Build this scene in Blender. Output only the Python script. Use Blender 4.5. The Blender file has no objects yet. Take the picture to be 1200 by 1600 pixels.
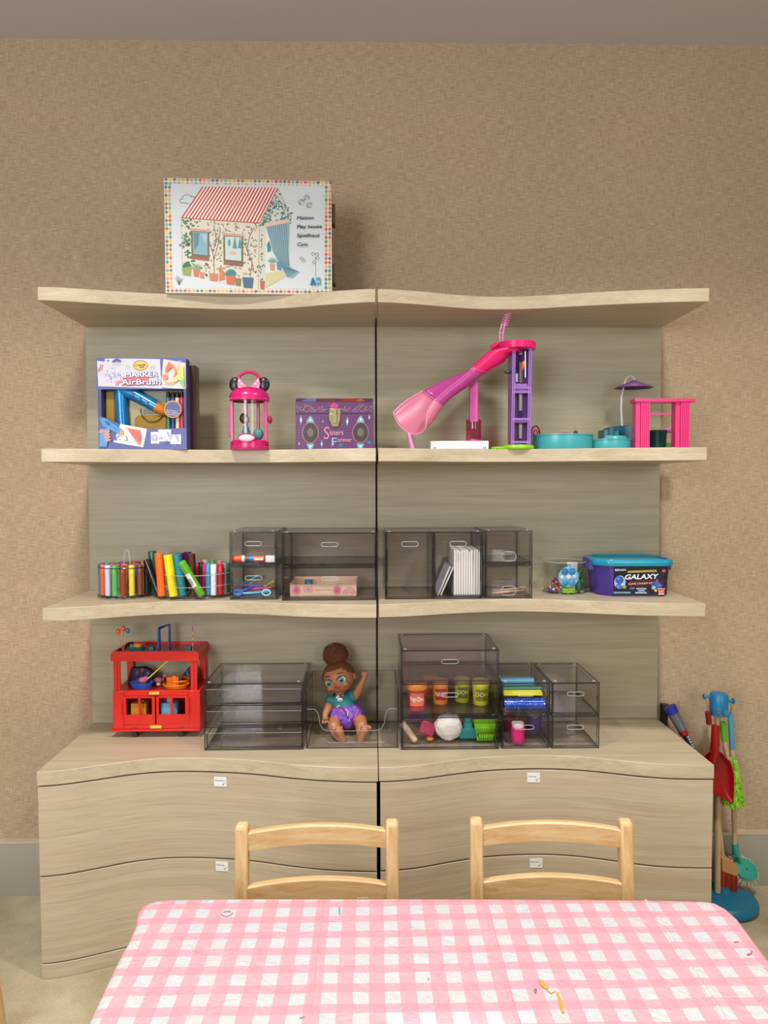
import bpy, math, random
from mathutils import Vector, Matrix, Euler, noise
random.seed(7)
S = bpy.context.scene
COL = S.collection
PI = math.pi

# ------------------------------------------------------------------ camera
CF, CTH, CPH, CRO, CX, CZ, CD = 1088.33, .0384, .0183, .0031, -.0151, 1.2185, 2.0657
fw = Vector((math.sin(CPH)*math.cos(CTH), math.cos(CPH)*math.cos(CTH), -math.sin(CTH)))
rt = Vector((math.cos(CPH), -math.sin(CPH), 0)); up = rt.cross(fw)
rt2 = rt*math.cos(CRO) - up*math.sin(CRO); up2 = up*math.cos(CRO) + rt*math.sin(CRO)
CAMO = Vector((CX, -CD, CZ))
cd = bpy.data.cameras.new('camera'); cam = bpy.data.objects.new('camera', cd); COL.objects.link(cam)
cd.sensor_fit = 'VERTICAL'; cd.sensor_height = 36; cd.lens = CF/1600*36; cd.clip_start = .05
M = Matrix.Identity(4)
for i in range(3):
    M[i][0] = rt2[i]; M[i][1] = up2[i]; M[i][2] = -fw[i]; M[i][3] = CAMO[i]
cam.matrix_world = M
S.camera = cam

def P(u, v, y):
    """world point seen at pixel (u, v) that stands at depth y"""
    d = fw + rt2*((u-600)/CF) + up2*((800-v)/CF)
    return CAMO + d*((y-CAMO.y)/d.y)

# ------------------------------------------------------------------ light, world, exposure
def lin(c):
    return c/12.92 if c <= .04045 else ((c+.055)/1.055)**2.4
def hx(h, a=1):
    h = h.lstrip('#'); return tuple(lin(int(h[i:i+2], 16)/255) for i in (0, 2, 4)) + (a,)
W = bpy.data.worlds.new('world'); S.world = W; W.use_nodes = True
W.node_tree.nodes['Background'].inputs[0].default_value = (.75, .87, 1, 1)
W.node_tree.nodes['Background'].inputs[1].default_value = 1.0
def area(name, loc, aim, sx, sy, power, col):
    l = bpy.data.lights.new(name, 'AREA'); l.shape = 'RECTANGLE'; l.size = sx; l.size_y = sy
    l.energy = power; l.color = col
    o = bpy.data.objects.new(name, l); COL.objects.link(o); o.location = loc
    o.rotation_euler = (Vector(aim)-Vector(loc)).to_track_quat('-Z', 'Y').to_euler()
    return o
area('window_daylight', (-1.45, -3.55, 1.5), (-.2, 0, .8), 1.1, 1.25, 40, (.96, .98, 1))
area('window_daylight', (1.45, -3.55, 1.5), (.4, 0, .8), 1.0, 1.25, 15, (1, .94, .86))
for lx, ly in ((-.62, -1.22), (.72, -1.22)):
    q = area('downlight_beam', (lx, ly, 2.478), (lx, ly+.02, 0), .16, .16, 15, (1, .95, .88)); q.data.spread = math.radians(125)
S.view_settings.view_transform = 'Standard'; S.view_settings.look = 'None'
S.view_settings.gamma = 1; S.view_settings.use_curve_mapping = False
S.view_settings.exposure = 0.35
cy = S.cycles
cy.max_bounces = 8; cy.diffuse_bounces = 4; cy.glossy_bounces = 3; cy.transmission_bounces = 6
cy.transparent_max_bounces = 40; cy.caustics_reflective = False; cy.caustics_refractive = False

# ------------------------------------------------------------------ materials
MATS = {}
def newmat(name):
    m = bpy.data.materials.new(name); m.use_nodes = True
    return m, m.node_tree.nodes, m.node_tree.links, m.node_tree.nodes['Principled BSDF']
def mat(h, rough=.4, metal=0, emit=0, alpha=1, bump=0):
    k = (h, rough, metal, alpha, bump)
    if k in MATS: return MATS[k]
    m, N, L, b = newmat('surface_'+h.lstrip('#'))
    b.inputs['Base Color'].default_value = hx(h); b.inputs['Roughness'].default_value = rough
    b.inputs['Metallic'].default_value = metal; b.inputs['Alpha'].default_value = alpha
    if bump:
        n = N.new('ShaderNodeTexNoise'); n.inputs['Scale'].default_value = 400; n.inputs['Detail'].default_value = 3
        t = N.new('ShaderNodeTexCoord'); L.new(t.outputs['Object'], n.inputs['Vector'])
        bb = N.new('ShaderNodeBump'); bb.inputs['Distance'].default_value = .001; bb.inputs['Strength'].default_value = bump
        L.new(n.outputs[0], bb.inputs['Height']); L.new(bb.outputs[0], b.inputs['Normal'])
    MATS[k] = m; return m
def ramp(N, stops):
    r = N.new('ShaderNodeValToRGB'); e = r.color_ramp.elements
    e[0].position, e[0].color = stops[0][0], stops[0][1]
    e[1].position, e[1].color = stops[-1][0], stops[-1][1]
    for p, c in stops[1:-1]:
        q = e.new(p); q.color = c
    return r
def math_node(N, L, op, a, b=None):
    n = N.new('ShaderNodeMath'); n.operation = op
    for i, x in enumerate((a, b)):
        if x is None: continue
        if isinstance(x, (int, float)): n.inputs[i].default_value = x
        else: L.new(x, n.inputs[i])
    return n.outputs[0]
def tex(N, L, kind, scale3, coord='Object', **kw):
    t = N.new('ShaderNodeTexCoord'); mp = N.new('ShaderNodeMapping'); mp.inputs['Scale'].default_value = scale3
    L.new(t.outputs[coord], mp.inputs['Vector'])
    n = N.new('ShaderNodeTex'+kind); L.new(mp.outputs[0], n.inputs['Vector'])
    for k, v in kw.items(): n.inputs[k].default_value = v
    return n
def wood(name, dark, mid, light, sx=(2.2, 30, 30), rough=.42, fine=.5):
    m, N, L, b = newmat(name)
    n1 = tex(N, L, 'Noise', sx, Scale=1.6, Detail=6, Roughness=.65, Distortion=.9)
    n2 = tex(N, L, 'Noise', (sx[0]*5, sx[1]*9, sx[2]*9), Scale=1.2, Detail=3, Roughness=.6)
    r1 = ramp(N, [(.3, hx(dark)), (.5, hx(mid)), (.72, hx(light))])
    L.new(n1.outputs[0], r1.inputs[0])
    r2 = ramp(N, [(.3, (.80, .80, .80, 1)), (.6, (1.04, 1.04, 1.04, 1))]); L.new(n2.outputs[0], r2.inputs[0])
    mx = N.new('ShaderNodeMix'); mx.data_type = 'RGBA'; mx.blend_type = 'MULTIPLY'; mx.inputs[0].default_value = fine
    L.new(r1.outputs[0], mx.inputs[6]); L.new(r2.outputs[0], mx.inputs[7]); L.new(mx.outputs[2], b.inputs['Base Color'])
    bb = N.new('ShaderNodeBump'); bb.inputs['Distance'].default_value = .0006; bb.inputs['Strength'].default_value = .35
    L.new(n2.outputs[0], bb.inputs['Height']); L.new(bb.outputs[0], b.inputs['Normal'])
    b.inputs['Roughness'].default_value = rough
    return m
OAK = wood('limed_oak', '#b0a189', '#baab94', '#c2b49e', sx=(1.2, 3, 40), fine=.7)
OAKBACK = wood('limed_oak_panel', '#9b957b', '#a59f85', '#b0a98f', sx=(1.1, 30, 30), fine=.5)
OAKTOP = wood('limed_oak_top', '#aea086', '#bbad93', '#c6b9a0', sx=(1.3, 34, 34), rough=.38)
BEECH = wood('rubberwood', '#bd9362', '#cdab7c', '#d8be94', sx=(3, 40, 40), fine=.45)
BEECHV = wood('rubberwood_upright', '#bd9362', '#cdab7c', '#d8be94', sx=(40, 40, 3), fine=.45)
POLE = wood('turned_pole', '#b59670', '#c4a883', '#ceb492', sx=(60, 60, 4), fine=.3)
PLY = wood('plain_pine', '#c4a68a', '#d0b49a', '#d8c0a8', sx=(4, 60, 60), fine=.3)

def wallpaper():
    m, N, L, b = newmat('woven_wallpaper')
    h = tex(N, L, 'Noise', (34, 34, 560), Scale=1, Detail=4, Roughness=.7)
    v = tex(N, L, 'Noise', (430, 430, 30), Scale=1, Detail=4, Roughness=.7)
    g = tex(N, L, 'Noise', (1.3, 1.3, 1.3), Scale=1.2, Detail=3)
    s = math_node(N, L, 'ADD', math_node(N, L, 'MULTIPLY', h.outputs[0], .62), math_node(N, L, 'MULTIPLY', v.outputs[0], .38))
    r = ramp(N, [(.34, hx('#8a7966')), (.5, hx('#b39d83')), (.66, hx('#cfbba0'))]); L.new(s, r.inputs[0])
    r2 = ramp(N, [(.3, (.93, .93, .92, 1)), (.7, (1.03, 1.02, 1.02, 1))]); L.new(g.outputs[0], r2.inputs[0])
    mx = N.new('ShaderNodeMix'); mx.data_type = 'RGBA'; mx.blend_type = 'MULTIPLY'; mx.inputs[0].default_value = 1
    L.new(r.outputs[0], mx.inputs[6]); L.new(r2.outputs[0], mx.inputs[7]); L.new(mx.outputs[2], b.inputs['Base Color'])
    bb = N.new('ShaderNodeBump'); bb.inputs['Distance'].default_value = .0012; bb.inputs['Strength'].default_value = .5
    L.new(s, bb.inputs['Height']); L.new(bb.outputs[0], b.inputs['Normal'])
    b.inputs['Roughness'].default_value = .85
    return m
def carpet():
    m, N, L, b = newmat('cut_pile_carpet')
    n = tex(N, L, 'Noise', (1, 1, 1), Scale=260, Detail=4, Roughness=.8)
    g = tex(N, L, 'Noise', (1, 1, 1), Scale=7, Detail=5, Roughness=.6)
    s = math_node(N, L, 'ADD', math_node(N, L, 'MULTIPLY', n.outputs[0], .5), math_node(N, L, 'MULTIPLY', g.outputs[0], .5))
    r = ramp(N, [(.36, hx('#978b70')), (.5, hx('#b6aa8e')), (.64, hx('#ccc2a6'))]); L.new(s, r.inputs[0])
    L.new(r.outputs[0], b.inputs['Base Color']); b.inputs['Roughness'].default_value = .95
    bb = N.new('ShaderNodeBump'); bb.inputs['Distance'].default_value = .004; bb.inputs['Strength'].default_value = .8
    L.new(s, bb.inputs['Height']); L.new(bb.outputs[0], b.inputs['Normal'])
    return m
def gingham():
    m, N, L, b = newmat('gingham_oilcloth')
    t = N.new('ShaderNodeTexCoord'); sp = N.new('ShaderNodeSeparateXYZ')
    wob = tex(N, L, 'Noise', (1, 1, 1), Scale=9, Detail=2)
    vm = N.new('ShaderNodeMixRGB'); vm.blend_type = 'LINEAR_LIGHT'; vm.inputs[0].default_value = .004
    L.new(t.outputs['Object'], vm.inputs[1]); L.new(wob.outputs['Color'], vm.inputs[2]); L.new(vm.outputs[0], sp.inputs[0])
    def band(o, off, per, frac):
        a = math_node(N, L, 'ADD', o, off); f = math_node(N, L, 'FLOORED_MODULO', a, per)
        return math_node(N, L, 'LESS_THAN', f, per*frac)     # 1 = white stripe
    bx = band(sp.outputs[0], 10*.045-.0133+.485*.045/2, .045, .485)
    by = band(sp.outputs[1], 40*.040+.955+.575*.040/2-40*.04+2*.04*20, .040, .575)
    s = math_node(N, L, 'ADD', bx, by)
    r = ramp(N, [(0, hx('#cc8f9c')), (.34, hx('#cf99a5')), (.67, hx('#b9bcc0'))]); r.color_ramp.interpolation = 'CONSTANT'
    sc = math_node(N, L, 'MULTIPLY', s, .4); L.new(sc, r.inputs[0])
    blot = tex(N, L, 'Noise', (1, 1, 1), Scale=14, Detail=4, Roughness=.7)
    rb = ramp(N, [(.52, (0, 0, 0, 1)), (.75, (.45, .45, .45, 1))]); L.new(blot.outputs[0], rb.inputs[0])
    mx = N.new('ShaderNodeMix'); mx.data_type = 'RGBA'; L.new(rb.outputs[0], mx.inputs[0])
    L.new(r.outputs[0], mx.inputs[6]); mx.inputs[7].default_value = hx('#d2aab1'); L.new(mx.outputs[2], b.inputs['Base Color'])
    b.inputs['Roughness'].default_value = .38
    w1 = tex(N, L, 'Noise', (1, 1, 1), Scale=16, Detail=5, Roughness=.6, Distortion=2.4)
    w2 = tex(N, L, 'Noise', (1, .35, 1), Scale=45, Detail=3, Distortion=1.5)
    ws = math_node(N, L, 'ADD', w1.outputs[0], math_node(N, L, 'MULTIPLY', w2.outputs[0], .3))
    bb = N.new('ShaderNodeBump'); bb.inputs['Distance'].default_value = .007; bb.inputs['Strength'].default_value = .55
    L.new(ws, bb.inputs['Height']); L.new(bb.outputs[0], b.inputs['Normal'])
    return m
def clear(name, tint, gloss=.06, rough=.03):
    """thin clear plastic sheet: tinted see-through with a fresnel mirror on top"""
    m, N, L, b = newmat(name); N.remove(b); out = N['Material Output']
    tr = N.new('ShaderNodeBsdfTransparent'); tr.inputs[0].default_value = tint
    gl = N.new('ShaderNodeBsdfGlossy'); gl.inputs['Roughness'].default_value = rough
    fr = N.new('ShaderNodeLayerWeight'); fr.inputs[0].default_value = .5; ge = N.new('ShaderNodeNewGeometry')
    f5 = math_node(N, L, 'MULTIPLY', math_node(N, L, 'POWER', fr.outputs['Facing'], 5.0), .8)
    fa = math_node(N, L, 'MULTIPLY', math_node(N, L, 'ADD', f5, gloss), math_node(N, L, 'SUBTRACT', 1.0, ge.outputs['Backfacing']))
    mx = N.new('ShaderNodeMixShader'); L.new(fa, mx.inputs[0])
    L.new(tr.outputs[0], mx.inputs[1]); L.new(gl.outputs[0], mx.inputs[2]); L.new(mx.outputs[0], out.inputs[0])
    return m
SMOKE = clear('smoked_acrylic', (.975, .971, .978, 1), .045)
CLEAR = clear('clear_acrylic', (.96, .965, .97, 1), .05)
FILM = clear('thin_film', (.985, .985, .985, 1), .0, .05)
def pale_edge():
    m, N, L, b = newmat('acrylic_edge_pale')
    b.inputs['Base Color'].default_value = hx('#c4cad0'); b.inputs['Roughness'].default_value = .3; b.inputs['Alpha'].default_value = .5
    return m
PALEB = pale_edge()
PINKC = clear('pink_clear_plastic', (.92, .38, .58, 1), .05)
def tinted_edge():
    m, N, L, b = newmat('acrylic_edge_smoked')
    b.inputs['Base Color'].default_value = hx('#15161e'); b.inputs['Roughness'].default_value = .15
    b.inputs['Alpha'].default_value = .9
    return m
EDGE = tinted_edge()
def print_mat():
    m, N, L, b = newmat('printed_ink')
    a = N.new('ShaderNodeAttribute'); a.attribute_name = 'ink'; L.new(a.outputs['Color'], b.inputs['Base Color'])
    b.inputs['Roughness'].default_value = .4; return m
INK = print_mat()
def glitter(h):
    m, N, L, b = newmat('glitter_'+h.lstrip('#'))
    n = tex(N, L, 'Voronoi', (1, 1, 1), Scale=420)
    r = ramp(N, [(0, hx(h)), (.75, hx(h)), (1, (.9, .9, 1, 1))]); L.new(n.outputs['Color'], r.inputs[0])
    L.new(r.outputs[0], b.inputs['Base Color']); b.inputs['Roughness'].default_value = .25; b.inputs['Metallic'].default_value = .3
    return m
def hairmat():
    m, N, L, b = newmat('curly_hair')
    n = tex(N, L, 'Noise', (1, 1, 1), Scale=220, Detail=5, Roughness=.8, Distortion=3)
    r = ramp(N, [(.35, hx('#47230f')), (.52, hx('#885030')), (.7, hx('#c07e48'))]); L.new(n.outputs[0], r.inputs[0])
    L.new(r.outputs[0], b.inputs['Base Color']); b.inputs['Roughness'].default_value = .6
    bb = N.new('ShaderNodeBump'); bb.inputs['Distance'].default_value = .004; L.new(n.outputs[0], bb.inputs['Height']); L.new(bb.outputs[0], b.inputs['Normal'])
    return m

# ------------------------------------------------------------------ mesh tools
class MB:
    def __init__(s): s.v = []; s.f = []; s.mi = []; s.ms = []; s.X = None
    def idx(s, m):
        if m not in s.ms: s.ms.append(m)
        return s.ms.index(m)
    def add(s, vs, fs, m):
        o = len(s.v)
        s.v += [tuple(s.X @ Vector(p)) if s.X else tuple(p) for p in vs]
        k = s.idx(m)
        for f in fs: s.f.append(tuple(i+o for i in f)); s.mi.append(k)
        return s
    def box(s, x0, x1, y0, y1, z0, z1, m):
        return s.add([(x, y, z) for z in (z0, z1) for y in (y0, y1) for x in (x0, x1)],
              [(0, 2, 3, 1), (4, 5, 7, 6), (0, 1, 5, 4), (1, 3, 7, 5), (3, 2, 6, 7), (2, 0, 4, 6)], m)
    def panel(s, x0, x1, y0, y1, z0, z1, m, e):
        d = (x1-x0, y1-y0, z1-z0); ax = d.index(min(d))
        vs = [(x, y, z) for z in (z0, z1) for y in (y0, y1) for x in (x0, x1)]
        fz = [(0, 2, 3, 1), (4, 5, 7, 6)]; fy = [(0, 1, 5, 4), (3, 2, 6, 7)]; fx = [(1, 3, 7, 5), (2, 0, 4, 6)]
        big = (fx, fy, fz)[ax]; rest = [f for k, q in enumerate((fx, fy, fz)) if k != ax for f in q]
        s.add(vs, big, m); return s.add(vs, rest, e)
    def prism(s, pts, a, b, m, axis='z', side=None):
        n = len(pts)
        def q(p, h): return {'z': (p[0], p[1], h), 'y': (p[0], h, p[1]), 'x': (h, p[0], p[1])}[axis]
        vs = [q(p, a) for p in pts]+[q(p, b) for p in pts]
        s.add(vs, [tuple(range(n-1, -1, -1)), tuple(range(n, 2*n))], m)
        return s.add(vs, [(i, (i+1) % n, n+(i+1) % n, n+i) for i in range(n)], side or m)
    def cone(s, p0, p1, r0, r1, m, n=16, caps=True):
        return s.tube([p0, p1], [r0, r1], m, n, caps=caps)
    def tube(s, pts, r, m, n=8, closed=False, caps=True, flat=1, flatdir=None):
        pts = [Vector(p) for p in pts]; K = len(pts)
        if not isinstance(r, (list, tuple)): r = [r]*K
        vs = []; fs = []; up0 = None
        for i, p in enumerate(pts):
            if closed: t = pts[(i+1) % K]-pts[i-1]
            else: t = pts[min(i+1, K-1)]-pts[max(i-1, 0)]
            t.normalize()
            if flatdir is not None: u = Vector(flatdir) - t*t.dot(Vector(flatdir))
            elif up0 is None: u = Vector((0, 0, 1)).cross(t) if abs(t.z) < .9 else Vector((1, 0, 0)).cross(t)
            else: u = up0 - t*t.dot(up0)
            u.normalize(); up0 = u; w = t.cross(u)
            for k in range(n):
                a = 2*PI*k/n; vs.append(p+(u*math.cos(a)*flat+w*math.sin(a))*r[i])
        R = K if closed else K-1
        for i in range(R):
            for k in range(n):
                a, b = i*n+k, i*n+(k+1) % n; c = ((i+1) % K)*n+(k+1) % n; d = ((i+1) % K)*n+k
                fs.append((a, b, c, d))
        if caps and not closed: fs += [tuple(range(n-1, -1, -1)), tuple((K-1)*n+k for k in range(n))]
        return s.add(vs, fs, m)
    def lathe(s, prof, c, m, n=28, a0=0, a1=2*PI, sx=1, sy=1):
        full = abs(a1-a0-2*PI) < 1e-6; J = n if full else n+1
        vs = [(c[0]+r*math.cos(a0+(a1-a0)*k/n)*sx, c[1]+r*math.sin(a0+(a1-a0)*k/n)*sy, c[2]+z) for r, z in prof for k in range(J)]
        fs = []
        for i in range(len(prof)-1):
            for k in range(n):
                k2 = (k+1) % J
                fs.append((i*J+k, i*J+k2, (i+1)*J+k2, (i+1)*J+k))
        return s.add(vs, fs, m)
    def ball(s, c, r, m, n=14, k=9, fn=None):
        r = r if isinstance(r, (tuple, list)) else (r, r, r); vs = []; fs = []
        for i in range(k+1):
            th = PI*i/k
            for j in range(n):
                a = 2*PI*j/n; d = Vector((math.sin(th)*math.cos(a), math.sin(th)*math.sin(a), math.cos(th)))
                g = fn(d) if fn else 1
                vs.append((c[0]+d.x*r[0]*g, c[1]+d.y*r[1]*g, c[2]+d.z*r[2]*g))
        for i in range(k):
            for j in range(n):
                fs.append((i*n+j, (i+1)*n+j, (i+1)*n+(j+1) % n, i*n+(j+1) % n))
        return s.add(vs, fs, m)
    def sheet(s, rows, m, thick=0, closed=False):
        R = len(rows); Cn = len(rows[0]); vs = [p for r in rows for p in r]
        fs = [(i*Cn+j, i*Cn+j+1, (i+1)*Cn+j+1, (i+1)*Cn+j) for i in range(R-1) for j in range(Cn-1)]
        if closed: fs += [(i*Cn+Cn-1, i*Cn, (i+1)*Cn, (i+1)*Cn+Cn-1) for i in range(R-1)]
        return s.add(vs, fs, m)
    def data(s, name, sharp=35):
        me = bpy.data.meshes.new(name); me.from_pydata(s.v, [], s.f)
        for m in s.ms: me.materials.append(m)
        me.polygons.foreach_set('material_index', s.mi); me.polygons.foreach_set('use_smooth', [True]*len(s.f))
        me.update(); me.set_sharp_from_angle(angle=math.radians(sharp)); return me
    def build(s, name, parent=None, loc=None, rot=None, bevel=0, solid=0, sub=0, label=None, sharp=35, fix=True):
        me = s.data(name, sharp)
        o = bpy.data.objects.new(name, me); COL.objects.link(o)
        if fix:
            import bmesh
            b = bmesh.new(); b.from_mesh(me); bmesh.ops.remove_doubles(b, verts=b.verts, dist=1e-6)
            bmesh.ops.recalc_face_normals(b, faces=b.faces); b.to_mesh(me); b.free()
            me.set_sharp_from_angle(angle=math.radians(sharp))
        if parent: o.parent = parent
        if loc is not None: o.location = loc
        if rot is not None: o.rotation_euler = rot
        if solid:
            q = o.modifiers.new('solid', 'SOLIDIFY'); q.thickness = solid; q.offset = 0
        if bevel:
            q = o.modifiers.new('bevel', 'BEVEL'); q.width = bevel; q.segments = 2; q.limit_method = 'ANGLE'; q.angle_limit = math.radians(40)
        if sub:
            q = o.modifiers.new('sub', 'SUBSURF'); q.levels = q.render_levels = sub
        if label: o['label'] = label
        return o
def B(x0, x1, y0, y1, z0, z1, m): return MB().box(x0, x1, y0, y1, z0, z1, m)
def thing(name, label, cat, loc=(0, 0, 0), rot=(0, 0, 0), group=None):
    o = bpy.data.objects.new(name, None); COL.objects.link(o); o.location = loc; o.rotation_euler = rot
    o.empty_display_size = .02
    return tag(o, label, cat, group)
def tag(o, label, cat, group=None):
    o['label'] = label; o['category'] = cat
    if group: o['group'] = group
    return o
def struct(o): o['kind'] = 'structure'; return o
def rrect(x0, x1, y0, y1, r, n=5):
    out = []
    for cx, cy_, a in ((x1-r, y1-r, 0), (x0+r, y1-r, PI/2), (x0+r, y0+r, PI), (x1-r, y0+r, 1.5*PI)):
        out += [(cx+r*math.cos(a+PI/2*k/n), cy_+r*math.sin(a+PI/2*k/n)) for k in range(n+1)]
    return out

# ------------------------------------------------------------------ flat print
_txt = {}
def text_mesh(t, off=0.0):
    k = (t, off)
    if k not in _txt:
        cu = bpy.data.curves.new('t', 'FONT'); cu.body = t; cu.size = 1; cu.offset = off; cu.resolution_u = 3
        o = bpy.data.objects.new('t', cu); COL.objects.link(o)
        dg = bpy.context.evaluated_depsgraph_get(); me = bpy.data.meshes.new_from_object(o.evaluated_get(dg))
        vs = [(v.co.x, v.co.y) for v in me.vertices]; fs = [tuple(p.vertices) for p in me.polygons]
        bpy.data.objects.remove(o); bpy.data.curves.remove(cu); bpy.data.meshes.remove(me)
        _txt[k] = (vs, fs)
    return _txt[k]
class Print:
    """flat printed art: authored in the pixel frame of a quad, laid on the local XZ plane facing -Y"""
    def __init__(s, quad, x0, x1, z0, z1):
        s.q = quad; s.r = (x0, x1, z0, z1); s.v = []; s.f = []; s.c = []; s.ly = 1; s.wrap = None
    def L(s): s.ly += 1; return s
    def pt(s, x, y):
        (ax, ay), (bx, by), (cx, cy_), (dx, dy) = s.q   # TL TR BR BL
        t = .5; a = .5
        for _ in range(5):
            xl = ax+(dx-ax)*t; xr = bx+(cx-bx)*t; a = (x-xl)/(xr-xl)
            yt = ay+(by-ay)*a; yb = dy+(cy_-dy)*a; t = (y-yt)/(yb-yt)
        x0, x1, z0, z1 = s.r
        p = (x0+(x1-x0)*a, -.00008*s.ly-len(s.f)*6e-7, z1+(z0-z1)*t)
        return s.wrap(p) if s.wrap else p
    def poly(s, pts, col):
        if sum(p[0]*q[1]-q[0]*p[1] for p, q in zip(pts, pts[1:]+pts[:1])) > 0: pts = pts[::-1]
        o = len(s.v); s.v += [s.pt(*p) for p in pts]; s.f.append(tuple(range(o, o+len(pts)))); s.c.append(hx(col)); return s
    def rect(s, x0, y0, x1, y1, col): return s.poly([(x0, y0), (x1, y0), (x1, y1), (x0, y1)], col)
    def ell(s, x, y, rx, ry, col, n=14, rot=0):
        c, q = math.cos(rot), math.sin(rot)
        return s.poly([(x+rx*math.cos(2*PI*k/n)*c-ry*math.sin(2*PI*k/n)*q, y+rx*math.cos(2*PI*k/n)*q+ry*math.sin(2*PI*k/n)*c) for k in range(n)], col)
    def line(s, pts, w, col):
        for (x0, y0), (x1, y1) in zip(pts, pts[1:]):
            d = math.hypot(x1-x0, y1-y0) or 1; nx, ny = -(y1-y0)/d*w/2, (x1-x0)/d*w/2
            s.poly([(x0+nx, y0+ny), (x1+nx, y1+ny), (x1-nx, y1-ny), (x0-nx, y0-ny)], col)
        return s
    def arc(s, x, y, rx, ry, a0, a1, w, col, n=10):
        return s.line([(x+rx*math.cos(a0+(a1-a0)*k/n), y+ry*math.sin(a0+(a1-a0)*k/n)) for k in range(n+1)], w, col)
    def leaf(s, x, y, l, w, a, col):
        c, q = math.cos(a), math.sin(a)
        return s.poly([(x, y), (x+l*.5*c-w*q, y+l*.5*q+w*c), (x+l*c, y+l*q), (x+l*.5*c+w*q, y+l*.5*q-w*c)], col)
    def text(s, t, x, y, h, col, w=None, off=0, shear=0, rot=0):
        if off:         # bold or outline: stamped copies, each a hair proud of the last
            for k in range(8): s.text(t, x+off*h/.7*math.cos(k*PI/4), y+off*h/.7*math.sin(k*PI/4), h, col, w, 0, shear, rot)
        vs, fs = text_mesh(t, 0); base = vs
        xm = max(p[0] for p in base); x0 = min(p[0] for p in base); k = h/.7; kx = (w/(xm-x0)) if w else k
        o = len(s.v); c, q = math.cos(rot), math.sin(rot)
        for a, b in vs:
            X = (a-x0)*kx+b*k*shear; Y = -b*k
            s.v.append(s.pt(x+X*c-Y*q, y+X*q+Y*c))
        for f in fs:
            if sum(vs[f[i-1]][0]*vs[f[i]][1]-vs[f[i]][0]*vs[f[i-1]][1] for i in range(len(f))) < 0: f = f[::-1]
            s.f.append(tuple(i+o for i in f)); s.c.append(hx(col))
        return s
    def build(s, name, parent, loc=None, rot=None):
        me = bpy.data.meshes.new(name); me.from_pydata(s.v, [], s.f)
        at = me.color_attributes.new('ink', 'FLOAT_COLOR', 'CORNER'); cols = []
        for p in me.polygons: cols += list(s.c[p.index])*p.loop_total
        at.data.foreach_set('color', cols); me.materials.append(INK)
        o = bpy.data.objects.new(name, me); COL.objects.link(o); o.parent = parent
        if loc is not None: o.location = loc
        if rot is not None: o.rotation_euler = rot
        return o

# ------------------------------------------------------------------ room shell
WP = wallpaper(); CARP = carpet(); PLASTER = mat('#c4c6c6', .9); SKIRT = mat('#9b9889', .55); WHITE = mat('#e8e8e4', .5)
RX0, RX1, RY, RH = -2.3, 2.4, -3.7, 2.5
struct(B(RX0-.1, RX1+.1, RY-.1, .1, -.08, 0, CARP).build('floor'))
struct(B(RX0-.1, RX1+.1, RY-.1, .1, RH, RH+.1, PLASTER).build('ceiling'))
struct(B(RX0, RX1, 0, .1, 0, RH, WP).build('wall_back'))
struct(B(RX0-.1, RX0, RY-.1, .1, 0, RH, WP).build('wall_left'))
struct(B(RX1, RX1+.1, RY-.1, .1, 0, RH, WP).build('wall_right'))
wf = MB(); wx0, wx1, wz0, wz1 = -2.05, 2.05, .85, 2.2
wf.box(RX0, wx0, RY-.1, RY, 0, RH, WP).box(wx1, RX1, RY-.1, RY, 0, RH, WP).box(wx0, wx1, RY-.1, RY, 0, wz0, WP).box(wx0, wx1, RY-.1, RY, wz1, RH, WP)
struct(wf.build('wall_front'))
wn = MB()
for a, b in ((wx0, wx0+.05), (wx1-.05, wx1), (-.9, .9)): wn.box(a, b, RY-.07, RY-.02, wz0, wz1, WHITE)
for a, b in ((wz0, wz0+.05), (wz1-.05, wz1)): wn.box(wx0+.05, wx1-.05, RY-.07, RY-.02, a, b, WHITE)
w1 = struct(wn.build('window_1')); B(wx0+.05, wx1-.05, RY-.05, RY-.045, wz0+.05, wz1-.05, CLEAR).build('pane', w1)
for nm, a, b in (('baseboard_left', RX0, -.8346), ('baseboard_right', .8342, RX1)):
    struct(MB().prism([(-.018, 0), (-.018, .150), (-.014, .157), (0, .157), (0, 0)], a, b, SKIRT, 'x').build(nm))
for nm, a, b in (('trim_1', RX0, -.8346), ('trim_2', .8342, RX1)):
    struct(B(a, b, -.0165, 0, .157, .1655, mat('#c4b59f', .6)).build(nm))
for lx, ly, nm in ((-.62, -1.22, 'left'), (.72, -1.22, 'right')):
    ct = thing('ceiling_downlight', f'{nm} round white downlight in the ceiling above the table', 'lamp', (lx, ly, 2.5))
    MB().lathe([(.11, -.0005), (.135, -.0005), (.135, -.012), (.115, -.016), (.11, -.0005)], (0, 0, 0), WHITE, 32).build('lamp_trim', ct)

# ------------------------------------------------------------------ wavy shelving and cabinets
def interp(cp, x):
    """smooth curve through control points (monotone x)"""
    for i in range(len(cp)-1):
        if x <= cp[i+1][0] or i == len(cp)-2:
            (x0, y0), (x1, y1) = cp[i], cp[i+1]
            m0 = (y1-cp[i-1][1])/(x1-cp[i-1][0]) if i > 0 else 0
            m1 = (cp[i+2][1]-y0)/(cp[i+2][0]-x0) if i < len(cp)-2 else 0
            h = x1-x0; t = (x-x0)/h
            return (2*t**3-3*t*t+1)*y0+(t**3-2*t*t+t)*h*m0+(-2*t**3+3*t*t)*y1+(t**3-t*t)*h*m1
TOPL = [(-.8346, -.316), (-.63, -.272), (-.475, -.243), (-.355, -.231), (-.228, -.246), (-.11, -.283), (0, -.304)]
TOPR = [(0, -.304), (.10, -.286), (.19, -.256), (.29, -.235), (.40, -.241), (.512, -.267), (.667, -.298), (.8342, -.316)]
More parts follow.
